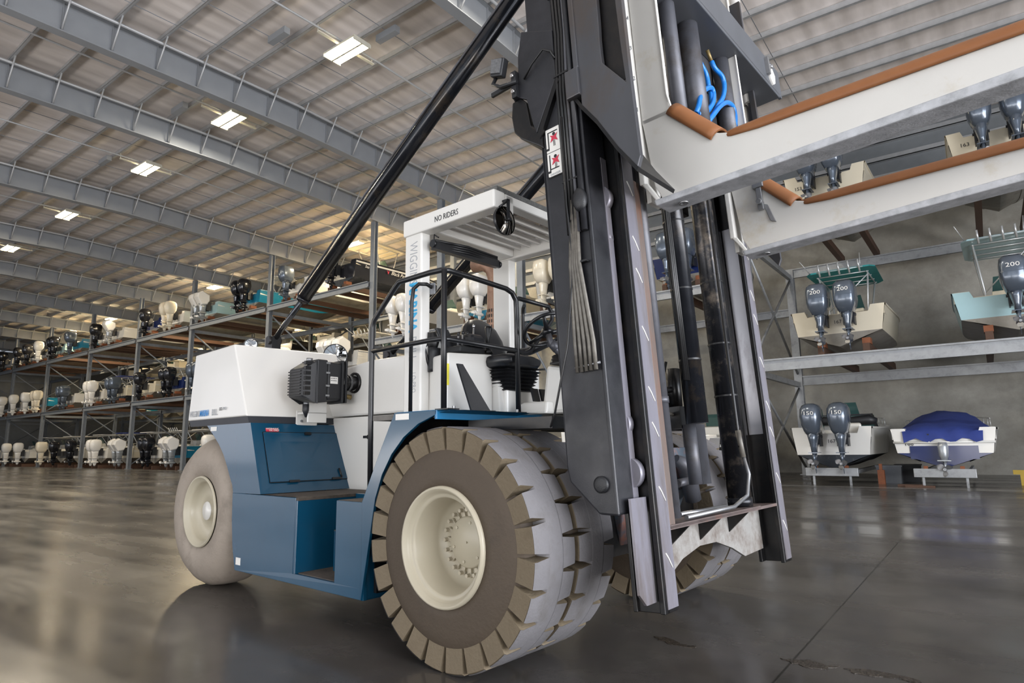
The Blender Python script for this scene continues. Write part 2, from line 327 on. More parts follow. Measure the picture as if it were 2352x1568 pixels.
# ceiling lamps
LAMPLAB={-15.2:'brightest and largest ceiling lamp, right of the top of the lift cylinder base line',-22.2:'second ceiling lamp, tucked behind the longest girder with two bright halves',-29.2:'third ceiling lamp down the row, glowing yellow',-38.4:'fourth ceiling lamp down the row, small and hazy',-47.5:'fifth ceiling lamp at the left edge of the hall',-8.2:'ceiling lamp hidden above the forks',-57:'far ceiling lamp beyond the left edge',-66.5:'furthest ceiling lamp of the main row'}
def make_lamp():
    t=empty('ceiling_lamp')
    h=MB().box(-.75,.75,-.32,.32,.09,.16)
    for x in (-.75,.75): h.box(x-.02,x+.02,-.34,.34,.0,.12)
    h.box(-.75,.75,-.03,.03,.0,.12); h.box(-.05,.05,-1.1,1.1,.13,.17)
    h.box(-.06,-.04,-1.08,-1.06,.15,.42).box(-.06,-.04,1.06,1.08,.15,.42); h.build('housing',LAMPC,t)
    for k in range(6):
        y=-.26+.104*k; MB().cyl((-.72,y,.04),(.72,y,.04),.034,seg=8).build('tube',LAMP,t)
    wg=MB()
    for x in (-.5,-.17,.17,.5): wg.sweep([(x,-.33,.0),(x,.33,.0)],.006,5)
    wg.build('wire_guard',STEEL,t)
    return t
l0=make_lamp(); tag(l0,LAMPLAB[-15.2],'lamp','hall ceiling lamps'); used=False
def lamp_at(X,Y,Z,label,group,power,col):
    global used
    t=l0 if not used else copy_tree(l0); used=True
    t.location=(X,Y,Z); tag(t,label,'lamp',group)
    ld=bpy.data.lights.new('lamp_light','AREA'); ld.shape='RECTANGLE'; ld.size=1.4; ld.size_y=.8; ld.energy=power; ld.color=col
    o=bpy.data.objects.new('lamp_light',ld); C.objects.link(o); o.parent=t; o.location=(0,0,-.03)
for X in (-15.2,-22.2,-29.2,-38.4,-47.5,-8.2,-57,-66.5):
    Y=11.75; lamp_at(X,Y,zb(Y)+.535,LAMPLAB[X],'hall ceiling lamps',300 if X>-35 else 650,(1,.93,.8) if X>-26 else (1,.84,.6))
for X,nm in ((-20.5,'behind the cab'),(-46.4,'behind the black outboards on the top tier'),(-65,'left of the leaning columns'),(-73.5,'furthest left'),(-30,'behind the lift cylinder')):
    lamp_at(X,24.3,zb(24.3)+.55,'warm lamp above the top rack tier, '+nm,'lamps above the racks',900,(1,.76,.42))
for X in (-55,-75):
    lamp_at(X,38,zb(38)+.5,'dim far lamp over the back racks, %s one'%('nearer' if X==-55 else 'further'),'far lamps',1500,(1,.74,.38))
# ================================================================ RACKS
TL=[5.0,9.85]; TM_=[6.74]; TRt=[3.92,8.4]
colX=[-6.0,-15.4,-20.1,-24.9,-34.3,-43.7,-51.9,-61.0,-70.8,-80.5,-90]
FY,BY_=21.4,27.6
def column():
    return MB().box(-.13,.13,-.11,-.095,0,1).box(-.13,.13,.095,.11,0,1).box(-.012,.012,-.095,.095,0,1)
def colmesh(h): return MB().box(-.15,.15,-.12,-.1,0,h).box(-.15,.15,.1,.12,0,h).box(-.012,.012,-.1,.1,0,h).box(-.22,.22,-.2,.2,0,.03)
def frame_at(X,ya,yb_,h,m,lab,T):
    t=empty('rack_frame',(X,ya,0)); tag(t,lab,'rack frame','upright steel rack frames')
    colmesh(h[0]).build('front_column',m,t); c=colmesh(h[1]).build('rear_column',m,t); c.location=(0,yb_-ya,0)
    z0=.3; D=yb_-ya
    for z in T:
        MB().sweep([(0,.1,z0),(0,D-.1,z-.5)],.05,6).sweep([(0,D-.1,z0),(0,.1,z-.5)],.05,6).build('cross_brace',m,t)
        MB().box(-.07,.07,.12,D-.12,z-.45,z-.25).build('cross_beam',m,t); z0=z+.1
cl={-6.0:'just right of the mast',-15.4:'hidden behind the mast',-20.1:'seen through the cab',-24.9:'left of the cab pillar',-34.3:'crossed by the lift cylinder rod',-43.7:'rising behind the left end of the white hood',-51.9:'second one left of the truck',-61.0:'third one left of the truck',-70.8:'fourth one left of the truck',-80.5:'leftmost in view',-90:'past the left edge'}
for i,X in enumerate(colX):
    T=[3.92,8.4] if X>-10 else (TM_ if X>=-24.9 else TL)
    h=(zb(FY)-.02,zb(BY_)-.02) if X<-15.5 else (8.4,8.4) if X>-10 else (10,10)
    frame_at(X,FY,BY_,h,GALV if X>-10 else RACKD,'upright grey steel rack frame, '+cl[X],T)
def beam(x0,x1,Y,z,m,lab,h=.36):
    g=MB().box(x0,x1,-.06,.06,z-h,z-h+.05).box(x0,x1,-.06,.06,z-.05,z).box(x0,x1,-.02,.02,z-h,z).box(x0,x1,-.1,-.06,z-.05,z)
    o=g.build('rack_beam',m,loc=(0,Y,0)); tag(o,lab,'beam','rack beams')
tn=['lower','upper','top']
for i in range(len(colX)-1):
    x1,x0=colX[i],colX[i+1]; T=TM_ if x0>=-25 else TL
    for k,z in enumerate(T):
        beam(x0+.15,x1-.15,FY-.2,z,GALV if x0>=-25 else RACKD,'front beam of the %s boat tier in rack bay %s from the right'%(tn[k],ordn[i]),.32)
        beam(x0+.15,x1-.15,BY_,z,GALV if x0>=-25 else RACKD,'rear beam of the %s boat tier in rack bay %s from the right'%(tn[k],ordn[i]),.32)
for k,z in enumerate(TRt):
    beam(-5.85,9,FY-.2,z,GALV,'long pale front beam on the right, %s tier'%tn[k],.38); beam(-5.85,9,BY_,z,GALV,'long pale rear beam on the right, %s tier'%tn[k],.38)
frame_at(9.1,FY,BY_,(8.4,8.4),GALV,'upright grey rack frame past the right edge',TRt)
# ================================================================ BOATS
def superell(cx,cy,a,b,z,n=16,e=.62):
    o=[]
    for j in range(n):
        t=2*PI*j/n; c,s=math.cos(t),math.sin(t)
        o.append((cx+a*math.copysign(abs(c)**e,c),cy+b*math.copysign(abs(s)**e,s),z))
    return o
MESH={}
def engine(parent,x,y,z,m,style,text_=None,tilt=0):
    key=(m.name,style)
    if key not in MESH:
        cw=MB(); K=1.16
        if style=='round':
            cw.loft([superell(0,-.02,a*K,b*K,zz) for zz,a,b in ((1.14,.13,.2),(1.26,.19,.28),(1.45,.24,.34),(1.7,.265,.37),(1.92,.25,.345),(2.04,.2,.28),(2.1,.1,.16))])
        elif style=='square':
            cw.loft([superell(0,-.02,a*K,b*K,zz,e=.42) for zz,a,b in ((1.12,.16,.24),(1.32,.23,.33),(1.5,.26,.37),(1.86,.26,.37),(2.0,.24,.34),(2.08,.17,.27))])
            cw.add(superell(0,-.02,.262*K,.375*K,1.62,e=.42)+superell(0,-.02,.262*K,.375*K,1.64,e=.42),[(i,(i+1)%16,16+(i+1)%16,16+i) for i in range(16)])
        else:
            pr=[(-.55,1.62),(-.5,1.9),(-.18,2.1),(.34,1.86),(.36,1.5),(.2,1.2),(-.2,1.1)]
            secs=[]
            for xx,k in ((-.25,.82),(-.2,.97),(0,1.0),(.2,.97),(.25,.82)):
                secs.append([(xx*1.1,-.05+(u+.05)*k,1.58+(v-1.58)*k) for u,v in pr])
            cw.loft(secs,sm=False)
        MESH[key]=cw
        lg=MB(); lg.loft([superell(0,.0,a,b,zz,12,.8) for zz,a,b in ((.6,.07,.19),(.8,.09,.22),(1.0,.13,.25),(1.24,.18,.3))])
        lg.box(-.14,.14,-.22,.24,.6,.625); lg.loft([superell(0,.0,a,b,zz,10,.9) for zz,a,b in ((.3,.045,.17),(.6,.06,.2))])
        lg.loft([superell(0,.02,a,b,zz,8,1) for zz,a,b in ((.0,.008,.07),(.3,.02,.16))])
        lg.sweep([(0,-.3,.3),(0,-.2,.3),(0,.05,.3),(0,.22,.3),(0,.33,.3)],[.05,.085,.09,.07,.01],10)
        MESH[key+('leg',)]=lg
        pp=MB(); pp.cyl((0,-.42,.3),(0,-.28,.3),.035,.06,10)
        for k in range(3):
            a=2*PI*k/3+.4
            for s in (0,):
                ca,sa=math.cos(a),math.sin(a); vs=[];N=6
                for i in range(N+1):
                    r=.04+.14*i/N; w=.075*math.sin(PI*(.18+.8*i/N))
                    for q in (-1,1): vs.append((ca*r-sa*w*q,-.35-.05*q*(1-.3*i/N),.3+sa*r+ca*w*q))
                pp.add(vs,[(2*i,2*i+1,2*i+3,2*i+2) for i in range(N)],True)
        MESH['prop']=pp
        bk=MB().box(-.12,.12,.22,.48,.85,1.35).box(-.16,-.12,.2,.5,.8,1.4).box(.12,.16,.2,.5,.8,1.4).cyl((-.2,.3,1.1),(.2,.3,1.1),.04,seg=8)
        MESH['bracket']=bk
    def inst(nm,k,mm,par):
        kk=('me',nm,k,mm.name)
        if kk not in MESH:
            o=MESH[k].build(nm,mm,par); MESH[kk]=o.data; return o
        o=bpy.data.objects.new(nm,MESH[kk]); C.objects.link(o); o.parent=par; return o
    e=inst('outboard_engine',key,m,parent); e.location=(x,y,z)
    inst('engine_leg',key+('leg',),m if m is not EW or style!='wedge' else STEELG,e)
    inst('propeller','prop',STEEL if m in(EG,EK) else m,e); inst('transom_bracket','bracket',PLAST,e)
    if text_:
        text(text_,.16,'lettering',LABELW,e,(0,-.455,1.74),(1,0,0),(0,0,1),align='CENTER',sx=1.3)
    return e
STEELG=mat('engine_silver','#a9adb0',.3,.5,.05,3)
def hull_secs(L,Bm,H,N=12,dz=.42):
    out=[]
    for i in range(N+1):
        t=i/N; y=L*t; w=(1-max(0,(t-.35)/.65)**2.3); bs=max(.02,Bm/2*(.96+.04*math.sin(PI*t))*w**.8); zs=H+.28*t*t; rise=max(0,(t-.55)/.45)**2
        zk=rise*zs*.86; zc=min(zs-.05,zk+dz*(1-.25*rise)+.12*rise); bc=bs*(.9-.25*rise)
        out.append((y-(0),bs,zs,bc,zc,zk))
    return out
def boat(X,z,hull=GELW,bott=BOTT,deck=GELW,Bm=2.5,H=1.15,L=7.4,eng=2,em=EW,es='round',top=None,label='',group='boats on the racks',etext=None,num=None,cover=None,Y=21.75,shield=False,ezoff=0,stern=False,rod=False,cabin=False,stripe=None,yaw=0):
    t=empty('motor_boat',(X,Y,z),yaw); tag(t,label,'boat',group)
    S=hull_secs(L,Bm,H)
    bt=MB(); n=len(S)
    for s in (-1,1):
        vs=[];
        for y,bs,zs,bc,zc,zk in S: vs+=[(0,y,zk),(s*bc*.5,y,zk+(zc-zk)*.5-.015),(s*bc*.5+s*.02,y,zk+(zc-zk)*.5-.03),(s*bc,y,zc)]
        bt.add(vs,[(4*i+k,4*i+k+1,4*i+k+5,4*i+k+4) for i in range(n-1) for k in range(3)])
    y,bs,zs,bc,zc,zk=S[0]
    bt.add([(-bc,0,zc),(0,0,zk),(bc,0,zc)],[(0,1,2)])
    bt.build('hull_bottom',bott,t)
    tp=MB()
    for s in (-1,1):
        vs=[]
        for y,bs,zs,bc,zc,zk in S: vs+=[(s*bc,y,zc),(s*(bc*.4+bs*.6),y,zc+(zs-zc)*.5),(s*bs,y,zs),(s*(bs+.03),y,zs+.005),(s*(bs+.03),y,zs+.06),(s*bs,y,zs+.06)]
        tp.add(vs,[(6*i+k,6*i+k+1,6*i+k+7,6*i+k+6) for i in range(n-1) for k in range(5)])
    tw=.34*Bm; y,bs,zs,bc,zc,zk=S[0]
    tp.add([(-bc,0,zc),(bc,0,zc),(bs,0,H+.06),(tw,-.0,H+.06),(tw*.92,0,H-.13),(-tw*.92,0,H-.13),(-tw,0,H+.06),(-bs,0,H+.06)],[(0,1,2,3,4,5,6,7)])
    tp.build('topsides',hull,t)
    dk=MB(); vs=[]
    for y,bs,zs,bc,zc,zk in S:
        yi=max(.25,min(y,L-.9)); b2=max(.01,bs-.28)
        vs+=[(-bs,y,zs+.06),(-b2,yi,zs+.08),(-b2,yi,.62 if y<L*.62 else zs+.1),(b2,yi,.62 if y<L*.62 else zs+.1),(b2,yi,zs+.08),(bs,y,zs+.06)]
    dk.add(vs,[(6*i+k,6*i+k+1,6*i+k+7,6*i+k+6) for i in range(n-1) for k in range(5)])
    y,bs,zs,bc,zc,zk=S[0]
    dk.box(-tw,tw,.5,.58,.55,H-.02); dk.box(-tw,tw,.02,.55,H-.3,H-.24); dk.box(-bs+.02,-tw,.02,.5,H-.25,H+.07); dk.box(tw,bs-.02,.02,.5,H-.25,H+.07)
    dk.build('deck',deck,t)
    if stripe: 
        sp=MB()
        for s in (-1,1):
            vs=[]
            for y,bs,zs,bc,zc,zk in S: vs+=[(s*(bs*.97+.03),y,zs-.12),(s*(bs+.035),y,zs-.04)]
            sp.add(vs,[(2*i,2*i+1,2*i+3,2*i+2) for i in range(n-1)])
        sp.build('hull_stripe',stripe,t)
    if eng:
        xs={1:[0],2:[-.38,.38],3:[-.68,0,.68]}[eng]
        for x in xs: engine(t,x,-.62,-.2+ezoff,em,es,etext)
    if not cover:
        cn=MB(); cn.hexa([(-.45,2.6,.6),(.45,2.6,.6),(.42,3.6,.6),(-.42,3.6,.6),(-.42,2.75,1.65),(.42,2.75,1.65),(.38,3.3,1.7),(-.38,3.3,1.7)]); cn.box(-.5,.5,1.7,2.2,.6,1.35)
        cn.build('console',deck,t,bev=.03)
        MB().hexa([(-.4,3.2,1.7),(.4,3.2,1.7),(.4,3.24,1.7),(-.4,3.24,1.7),(-.34,2.95,2.15),(.34,2.95,2.15),(.34,2.98,2.15),(-.34,2.98,2.15)]).build('windscreen',GLASSD,t)
    if top:
        tm,tz=top
        fr=MB()
        for s in (-1,1):
            fr.sweep([(s*.62,2.5,.7),(s*.6,2.35,1.6),(s*.75,1.9,tz-.05)],.03,8); fr.sweep([(s*.6,3.5,.7),(s*.6,3.4,1.6),(s*.75,3.6,tz-.05)],.03,8)
            fr.sweep([(s*.75,1.7,tz-.05),(s*.75,3.7,tz-.05)],.022,8); fr.sweep([(s*.6,2.45,1.2),(s*.6,3.45,1.2)],.02,6)
        for y in (1.75,2.4,3.1,3.7): fr.sweep([(-.8,y,tz-.04),(.8,y,tz-.04)],.02,6)
        fr.sweep([(-.6,2.36,1.55),(.75,1.9,tz-.1)],.02,6)
        fo=fr.build('top_frame',ALU,t)
        tt=MB(); pts=[(-1.05,1.45),(-.9,1.25),(.9,1.25),(1.05,1.45),(1.0,3.8),(.8,4.1),(-.8,4.1),(-1.0,3.8)]
        tt.loft([[(x,y,tz) for x,y in pts],[(x*.97,1.3+(y-1.3)*.99,tz+.05) for x,y in pts]],sm=False); tt.build('t_top',tm,t)
        if rod:
            rr=MB()
            for k in range(5): rr.cyl((-.6+.3*k,1.28,tz-.12),(-.62+.3*k,1.12,tz+.26),.03,seg=8)
            rr.sweep([(-.7,1.26,tz+.02),(.7,1.26,tz+.02)],.02,6); rr.build('rod_holders',ALU,t)
            an=MB().sweep([(-.9,1.6,tz),(-1.15,1.0,tz+.45)],.012,5).sweep([(.5,2.2,tz),(.55,2.0,tz+.7)],.012,5); an.build('antenna',ALU,t)
    else:
        rl=MB()
        for s in (-1,1):
            pr=[(s*(S[i][1]-.12),S[i][0],S[i][2]+.32) for i in range(6,12)]; rl.sweep(pr,.014,6)
            for p in pr: rl.sweep([p,(p[0],p[1],p[2]-.3)],.012,5)
        rl.build('bow_rail',ALU,t)
    if shield:
        fr=MB(); fr.frame([(-.95,1.25),(.95,1.25),(.8,1.75),(-.8,1.75)],[(-.85,1.3),(.85,1.3),(.74,1.7),(-.74,1.7)],'y',3.0,3.05).sweep([(0,3.02,1.25),(0,3.02,1.72)],.02,6)
        for s in (-1,1): fr.sweep([(s*.93,3.0,1.27),(s*1.05,2.0,1.3),(s*.95,2.1,1.6),(s*.8,3.0,1.74)],.02,6)
        fr.build('windscreen_frame',BLACKP,t); MB().box(-.85,.85,3.02,3.03,1.3,1.7).build('windscreen_glass',GLASSD,t)
        for s in (-1,1):
            sf=MB(); sf.hexa([(s*.25,.35,.6),(s*.85,.35,.6),(s*.85,.95,.6),(s*.25,.95,.6),(s*.28,.3,1.35),(s*.82,.3,1.35),(s*.78,.5,1.4),(s*.3,.5,1.4)])
            sf.build('stern_seat',deck,t,bev=.05)
        cb=MB().sweep([(-1.1,1.5,1.42),(-.5,1.45,1.5),(.2,1.5,1.46),(.9,1.45,1.5),(1.1,1.5,1.44)],[.1,.15,.13,.17,.1],10); cb.build('folded_canopy',PLAST,t)
    if cover:
        cv=MB(); secs=[]
        for i,(yy,w,zz) in enumerate(((-.05,.74,H-.05),(.4,.97,H+.12),(1.2,1.0,H+.28),(2.6,.92,H+.62),(2.75,.9,H+.64),(3.8,.9,H+.35),(5.4,.7,H+.3),(6.8,.25,H+.32))):
            q=[]
            for j in range(13):
                u=-1+j/6; q.append((u*w*Bm/2.02,yy+.04*math.sin(j*2.1+i),(H-.02-.1*(j%3==1)*(i<2)) if abs(u)==1 else H+(zz-H)*(1-abs(u)**2.6)+.03*math.sin(j*1.7+i*1.3)))
            secs.append(q)
        cv.loft(secs,cap=False,closed=False); q=secs[0]; cv.add(q+[(p[0]*.98,p[1]-.03,H-.34+.13*math.sin(k*2.3)**2) for k,p in enumerate(q)],[(i,i+1,i+14,i+13) for i in range(12)],True)
        cv.build('boat_cover',cover,t)
        if stern:
            sd=MB(); sd.loft([superell(0,-.12,a,b2,zz,12,.7) for zz,a,b2 in ((.18,.07,.15),(.35,.12,.2),(.6,.13,.2),(.72,.1,.16))]); sd.box(-.16,.16,-.3,.1,.2,.23)
            sd.sweep([(0,-.42,-.02),(0,-.1,-.02),(0,.1,-.02)],[.05,.09,.02],10); sd.loft([superell(0,-.08,a,b2,zz,8,1) for zz,a,b2 in ((-.25,.01,.06),(0,.03,.13),(.2,.05,.15))]); s_=sd.build('stern_drive',STEELG,t)
            pp=MESH['prop']; po=MB(); po.v=[(x*1.15,y*1.1-.1,(zz-.3)*1.15-.02) for x,y,zz in pp.v]; po.f=pp.f; po.sm=pp.sm; po.build('propeller',STEEL,s_)
            MB().box(-.62*Bm/2,.62*Bm/2,-.02,.0,.25,.62).build('transom_plate',NAVY,t)
            MB().sweep([(-1.2,-.02,.72),(1.2,-.02,.72)],.035,8).build('rub_rail',GELW,t)
            gb=MB().box(-.6,.1,-.03,.02,.92,.96); gb.build('transom_handle',PLAST,t)
    if num: text(num,.16,'registration_number',INK,t,(-Bm*.36 if eng!=2 or not etext else -.12,-.012,H-.42),(1,0,0),(0,0,1))
    return t
def bunks(X,Y,z,lab,m=None):
    for s in (-1,1):
        b=MB().box(-.09,.09,0,6.6,0,.26).build('timber_bunk',m or WOOD,loc=(X+s*.62,Y-.42,z)); tag(b,lab,'timber','timber bunks under the boats')
        if z<1: continue
        k=MB().box(-.11,.11,-.1,.28,.26,.44).build('bunk_block',WOODO,loc=(X+s*.62,Y-.2,z)); tag(k,'orange timber block '+lab.split(' ',2)[2],'block','orange blocks under the boats')
HC=dict(w=(GELW,'white hull'),c=(GELC,'cream hull'),n=(NAVY,'navy hull'),a=(AQUA,'pale aqua hull'),t=(TEAL,'teal hull'),k=(HBLK,'black hull'))
EN=dict(w=(EW,'white'),c=(EC,'cream'),k=(EK,'black'),g=(EG,'grey'))
num_w={1:'one',2:'two',3:'three'}
# X, tier z, hull, engine colour, count, style, extras
BT=[]
def row(lst,tier,z,words):
    for i,(X,h,e,n,st,kw) in enumerate(lst):
        lab='%sed boat, %s %s outboard%s, %s from left on the %s'%(HC[h][1],num_w[n],EN[e][1],'s' if n>1 else '',ordn[i],words)
        kw=dict(kw); kw.setdefault('bott',BOTT)
        for cX in colX:
            if abs(X-cX)<1.42: X=cX+(1.42 if X>cX else -1.42)
        boat(X,z+.24,hull=HC[h][0],em=EN[e][0],eng=n,es=st,label=lab,group='boats on the '+words,**kw)
        if z>1: bunks(X,21.75,z,'timber bunks carrying boats of the '+words)
        else: bunks(X,21.75,.0,'timber bunks on the floor under the left boats')
TT=(GELW,2.35); TC=(TCANV,2.35); TN=(NCANV,2.4)
row([(-84,'w','k',2,'round',{}),(-78.9,'c','k',1,'round',{}),(-76.1,'w','k',1,'square',{}),(-73,'w','w',1,'round',dict(cover=TARP)),(-69.3,'a','k',2,'round',{}),(-65.1,'t','g',1,'square',{}),(-60.3,'w','k',1,'square',{}),(-56.8,'w','w',1,'wedge',{}),(-51.4,'n','k',1,'round',{}),(-46.9,'w','c',2,'round',{}),(-42.9,'a','w',2,'wedge',{}),(-37.2,'t','k',2,'round',dict(top=TT)),(-32.3,'w','g',1,'square',dict(cover=TARP))],2,9.85,'left racks, top tier')
boat(-27.9,9.85+.24,hull=HBLK,bott=BOTD,deck=GELC,eng=1,em=EK,H=1.35,L=8.2,Bm=2.7,top=(GELC,2.7),label='black-hulled boat with a white hardtop on the top tier, left of the cab pillar',group='boats on the left racks, top tier',yaw=.02,Y=21.6,stripe=GELW)
bunks(-27.9,21.75,9.85,'timber bunks carrying the black-hulled boat')
row([(-82.5,'w','w',2,'round',{}),(-78.6,'w','w',1,'round',{}),(-75,'a','w',1,'square',{}),(-71.7,'t','c',2,'round',{}),(-65.6,'w','g',2,'square',dict(top=TT)),(-60.4,'w','w',2,'round',dict(top=TN)),(-55.2,'c','g',2,'square',dict(bott=BOTD)),(-50.5,'c','k',1,'round',dict(top=TT)),(-46.2,'n','k',2,'round',dict(top=TT)),(-42.2,'t','g',2,'square',dict(top=TT)),(-37.5,'w','k',1,'round',dict(top=TT)),(-32.6,'w','w',2,'round',{}),(-27.6,'w','w',3,'wedge',dict(top=TT,rod=True))],1,5.0,'left racks, middle tier')
row([(-84,'w','k',2,'round',{}),(-79.5,'c','w',1,'round',{}),(-75.6,'w','w',1,'round',dict(top=TT)),(-69.8,'c','c',1,'square',dict(top=TT)),(-66.3,'k','k',1,'round',{}),(-62.5,'w','k',1,'round',dict(top=TT)),(-57.8,'w','w',2,'round',dict(top=TN)),(-52.9,'c','w',2,'wedge',dict(top=TT)),(-48.6,'w','k',2,'round',dict(top=TT,rod=True)),(-44.8,'t','w',2,'wedge',dict(top=TT)),(-40,'w','w',1,'round',dict(top=TT)),(-36,'w','w',2,'round',dict(top=TT)),(-31,'n','k',2,'round',{})],0,0.15,'floor, left racks')
# boats of the right racks (seen through the cab, the mast and beyond it)
Z2=TM_[0]
boat(-22.7,Z2+.2,hull=GELW,eng=2,em=EW,es='round',label='boat with two large white outboards left of the cab pillar, below the black hull',ezoff=-.1); bunks(-22.7,21.75,Z2,'timber bunks carrying the boat left of the cab pillar')
boat(-17.9,Z2+.22,hull=GELC,bott=TEAL,eng=2,em=EW,es='square',label='boat with two white outboards framed by the cab of the truck'); bunks(-17.9,21.75,Z2,'timber bunks carrying the boat framed by the cab')
boat(-13.7,Z2+.22,hull=GELW,bott=BOTD,eng=2,em=EC,es='square',top=TT,label='cream-engined boat with a white top between the cab and the mast'); bunks(-13.7,21.75,Z2,'timber bunks carrying the boat beside the cab')
boat(-8.3,Z2+.2,hull=NAVY,eng=2,em=EG,es='square',label='navy boat with two grey outboards seen through the mast'); bunks(-8.3,21.75,Z2,'timber bunks carrying the boat behind the mast')
boat(-22.5,.25,hull=TEAL,eng=1,em=EK,top=TT,label='teal boat with a white top on the floor behind the cab'); boat(-17.8,.25,hull=GELW,eng=1,em=EW,top=TT,label='white boat on the floor behind the seat')
boat(-12.6,.25,hull=GELW,bott=BOTD,eng=0,top=TT,H=1.5,label='tall white boat on the floor behind the mast')
boat(-3.45,TRt[0]+.28,hull=GELC,bott=BOTT,deck=GELC,eng=2,em=EG,es='square',etext='200',num='167',top=(TCANV,2.72),rod=True,Bm=2.75,label='cream boat with twin grey 200 outboards and a teal canopy, middle right'); bunks(-3.3,21.75,TRt[0],'timber bunks carrying the cream boat with the teal canopy')
boat(.95,TRt[0]+.28,hull=AQUA,bott=BOTT,deck=GELC,eng=1,em=EG,es='square',etext='200',num=None,top=(AQUA,3.0),rod=True,Bm=2.9,label='pale aqua boat with one grey 200 outboard at the right edge'); bunks(.9,21.75,TRt[0],'timber bunks carrying the pale aqua boat')
boat(-3.45,TRt[1]+.4,hull=GELC,bott=BOTT,deck=GELC,eng=2,em=EG,es='square',num='153',label='cream boat with twin grey outboards seen between the two forks, left one'); bunks(-3.4,21.75,TRt[1],'timber bunks carrying the left boat seen between the forks')
boat(1.1,TRt[1]+.55,hull=GELC,deck=GELC,eng=2,em=EG,es='round',num='163',label='cream boat with twin grey outboards seen between the two forks, right one'); bunks(1.1,21.75,TRt[1],'timber bunks carrying the right boat seen between the forks')
boat(-3.95,.46,hull=GELW,bott=BOTD,deck=GELW,eng=2,em=EG,es='round',etext='150',num='167',shield=True,Bm=2.35,H=1.2,L=8,label='white cabin boat with twin grey 150 outboards on the floor at the right',ezoff=.08)
boat(-1.1,.5,hull=GELW,bott=NAVY,deck=GELW,eng=0,stern=True,cover=NCANV,num='168',Bm=2.6,H=1.05,L=7,label='blue and white boat under a navy cover on the floor at the right')
boat(-8.6,.25,hull=HBLK,bott=BOTD,deck=GELW,eng=1,em=EK,label='dark boat on the floor half hidden behind the mast')
for X in (-22.5,-17.8,-12.6,-8.6): bunks(X,21.75,0,'timber bunks on the floor under the boats behind the cab and mast')
def stand(X,Y,lab):
    t=empty('boat_stand',(X,Y,0)); tag(t,lab,'stand','boat stands on the floor')
    MB().box(-.72,.72,-.06,.06,.26,.5).build('cross_beam',GALV,t,bev=.01)
    for s in (-1,1):
        MB().box(s*.5-.03,s*.5+.03,-.03,.03,0,.28).build('leg',GALV,t); MB().box(s*.42-.05,s*.42+.05,-.05,.05,.5,.57).build('pad_block',WOODO,t)
        MB().box(s*.42-.04+s*.12,s*.42+.04+s*.12,.0,5.5,.3,.42).build('runner',GALV,t)
stand(-3.95,21.35,'grey steel stand under the white boat with twin outboards'); stand(-1.12,21.35,'grey steel stand under the blue and white boat')
def bin_(X,Y,lab,m): tag(MB().hexa([(-.3,-.2,0),(.3,-.2,0),(.3,.2,0),(-.3,.2,0),(-.34,-.24,.5),(.34,-.24,.5),(.34,.24,.5),(-.34,.24,.5)]).box(-.36,.36,-.26,.26,.5,.54).build('storage_bin',m,loc=(X,Y,0)),lab,'bin','bins between the boats')
bin_(-2.6,22.9,'grey storage bin with a patterned side between the two floor boats',CRATE); bin_(-2.2,23.9,'dark storage bin behind the grey one',PLAST)
tag(MB().box(-.35,.35,-.06,.06,.3,.42).box(-.2,-.1,-.05,.05,0,.3).box(.1,.2,-.05,.05,0,.3).build('trestle',mat('yellow_timber','#b79a3e',.7),loc=(.75,23,0)),'small yellow timber trestle right of the blue boat','trestle')
tag(MB().box(-.3,.3,-.12,.12,0,.06).box(-.1,.6,-.3,-.2,0,.05).build('timber_offcut',WOOD,loc=(-1.95,21.3,0)),'reddish timber offcut lying on the floor between the stands','timber')
tag(MB().box(-.09,.09,-.09,.09,0,.42).box(-.04,.04,-.04,.04,.42,.6).build('timber_post',WOODO,loc=(-2.75,22.2,0)),'short orange timber post between the two floor boats','post')
# a second line of boats deeper in the hall on the left, bows towards us
for i,X in enumerate((-82.2,-78.9,-72.9,-69.6,-63.6,-60.3,-54.3,-51,-45,-41.7)):
    for k,z in enumerate((-.22,4.76,9.61)):
        h='wcatwk'[(i+k*2)%6]
        boat(X,z+.24,hull=HC[h][0],eng=0,label='%sed boat in the back rack, %s from left, %s level'%(HC[h][1],ordn[i],['floor','middle','top'][k]),group='boats in the back rack',Y=33.5,top=TT if (i+k)%2 else None)
for X in (-85,-75.7,-66.4,-57.1,-47.8,-38.5):
    frame_at(X,34,40,(zb(34)-.02,zb(40)-.02),RACKD,'rack frame of the back rack, deep in the hall at the left',TL)
for k,z in enumerate(TL):
    for Y in (34,40): beam(-86,-38,Y,z,RACKD,'long %s beam of the back rack, %s side'%(tn[k],'near' if Y==34 else 'far'),.3)
# ================================================================ TRUCK (forklift)
O=Vector((-4.6,4.13,0))
TR_=empty('marina_forklift',turn(O),-YB)
tag(TR_,'large blue and white marina forklift with black mast, filling the centre of the hall','forklift')
TM=Matrix.Translation(-O)                                   # truck frame -> parent
TT_=0.06198
MM=TM@Matrix.Translation(Vector((-1.69,4.13,.4)))@Matrix(((math.cos(TT_),0,-math.sin(TT_),0),(0,1,0,0),(math.sin(TT_),0,math.cos(TT_),0),(0,0,0,1)))
def tb(mb,name,m,parent=TR_,bev=0): return mb.build(name,m,parent,TM,bev)
def mbd(mb,name,m,parent=TR_,bev=0): return mb.build(name,m,parent,MM,bev)
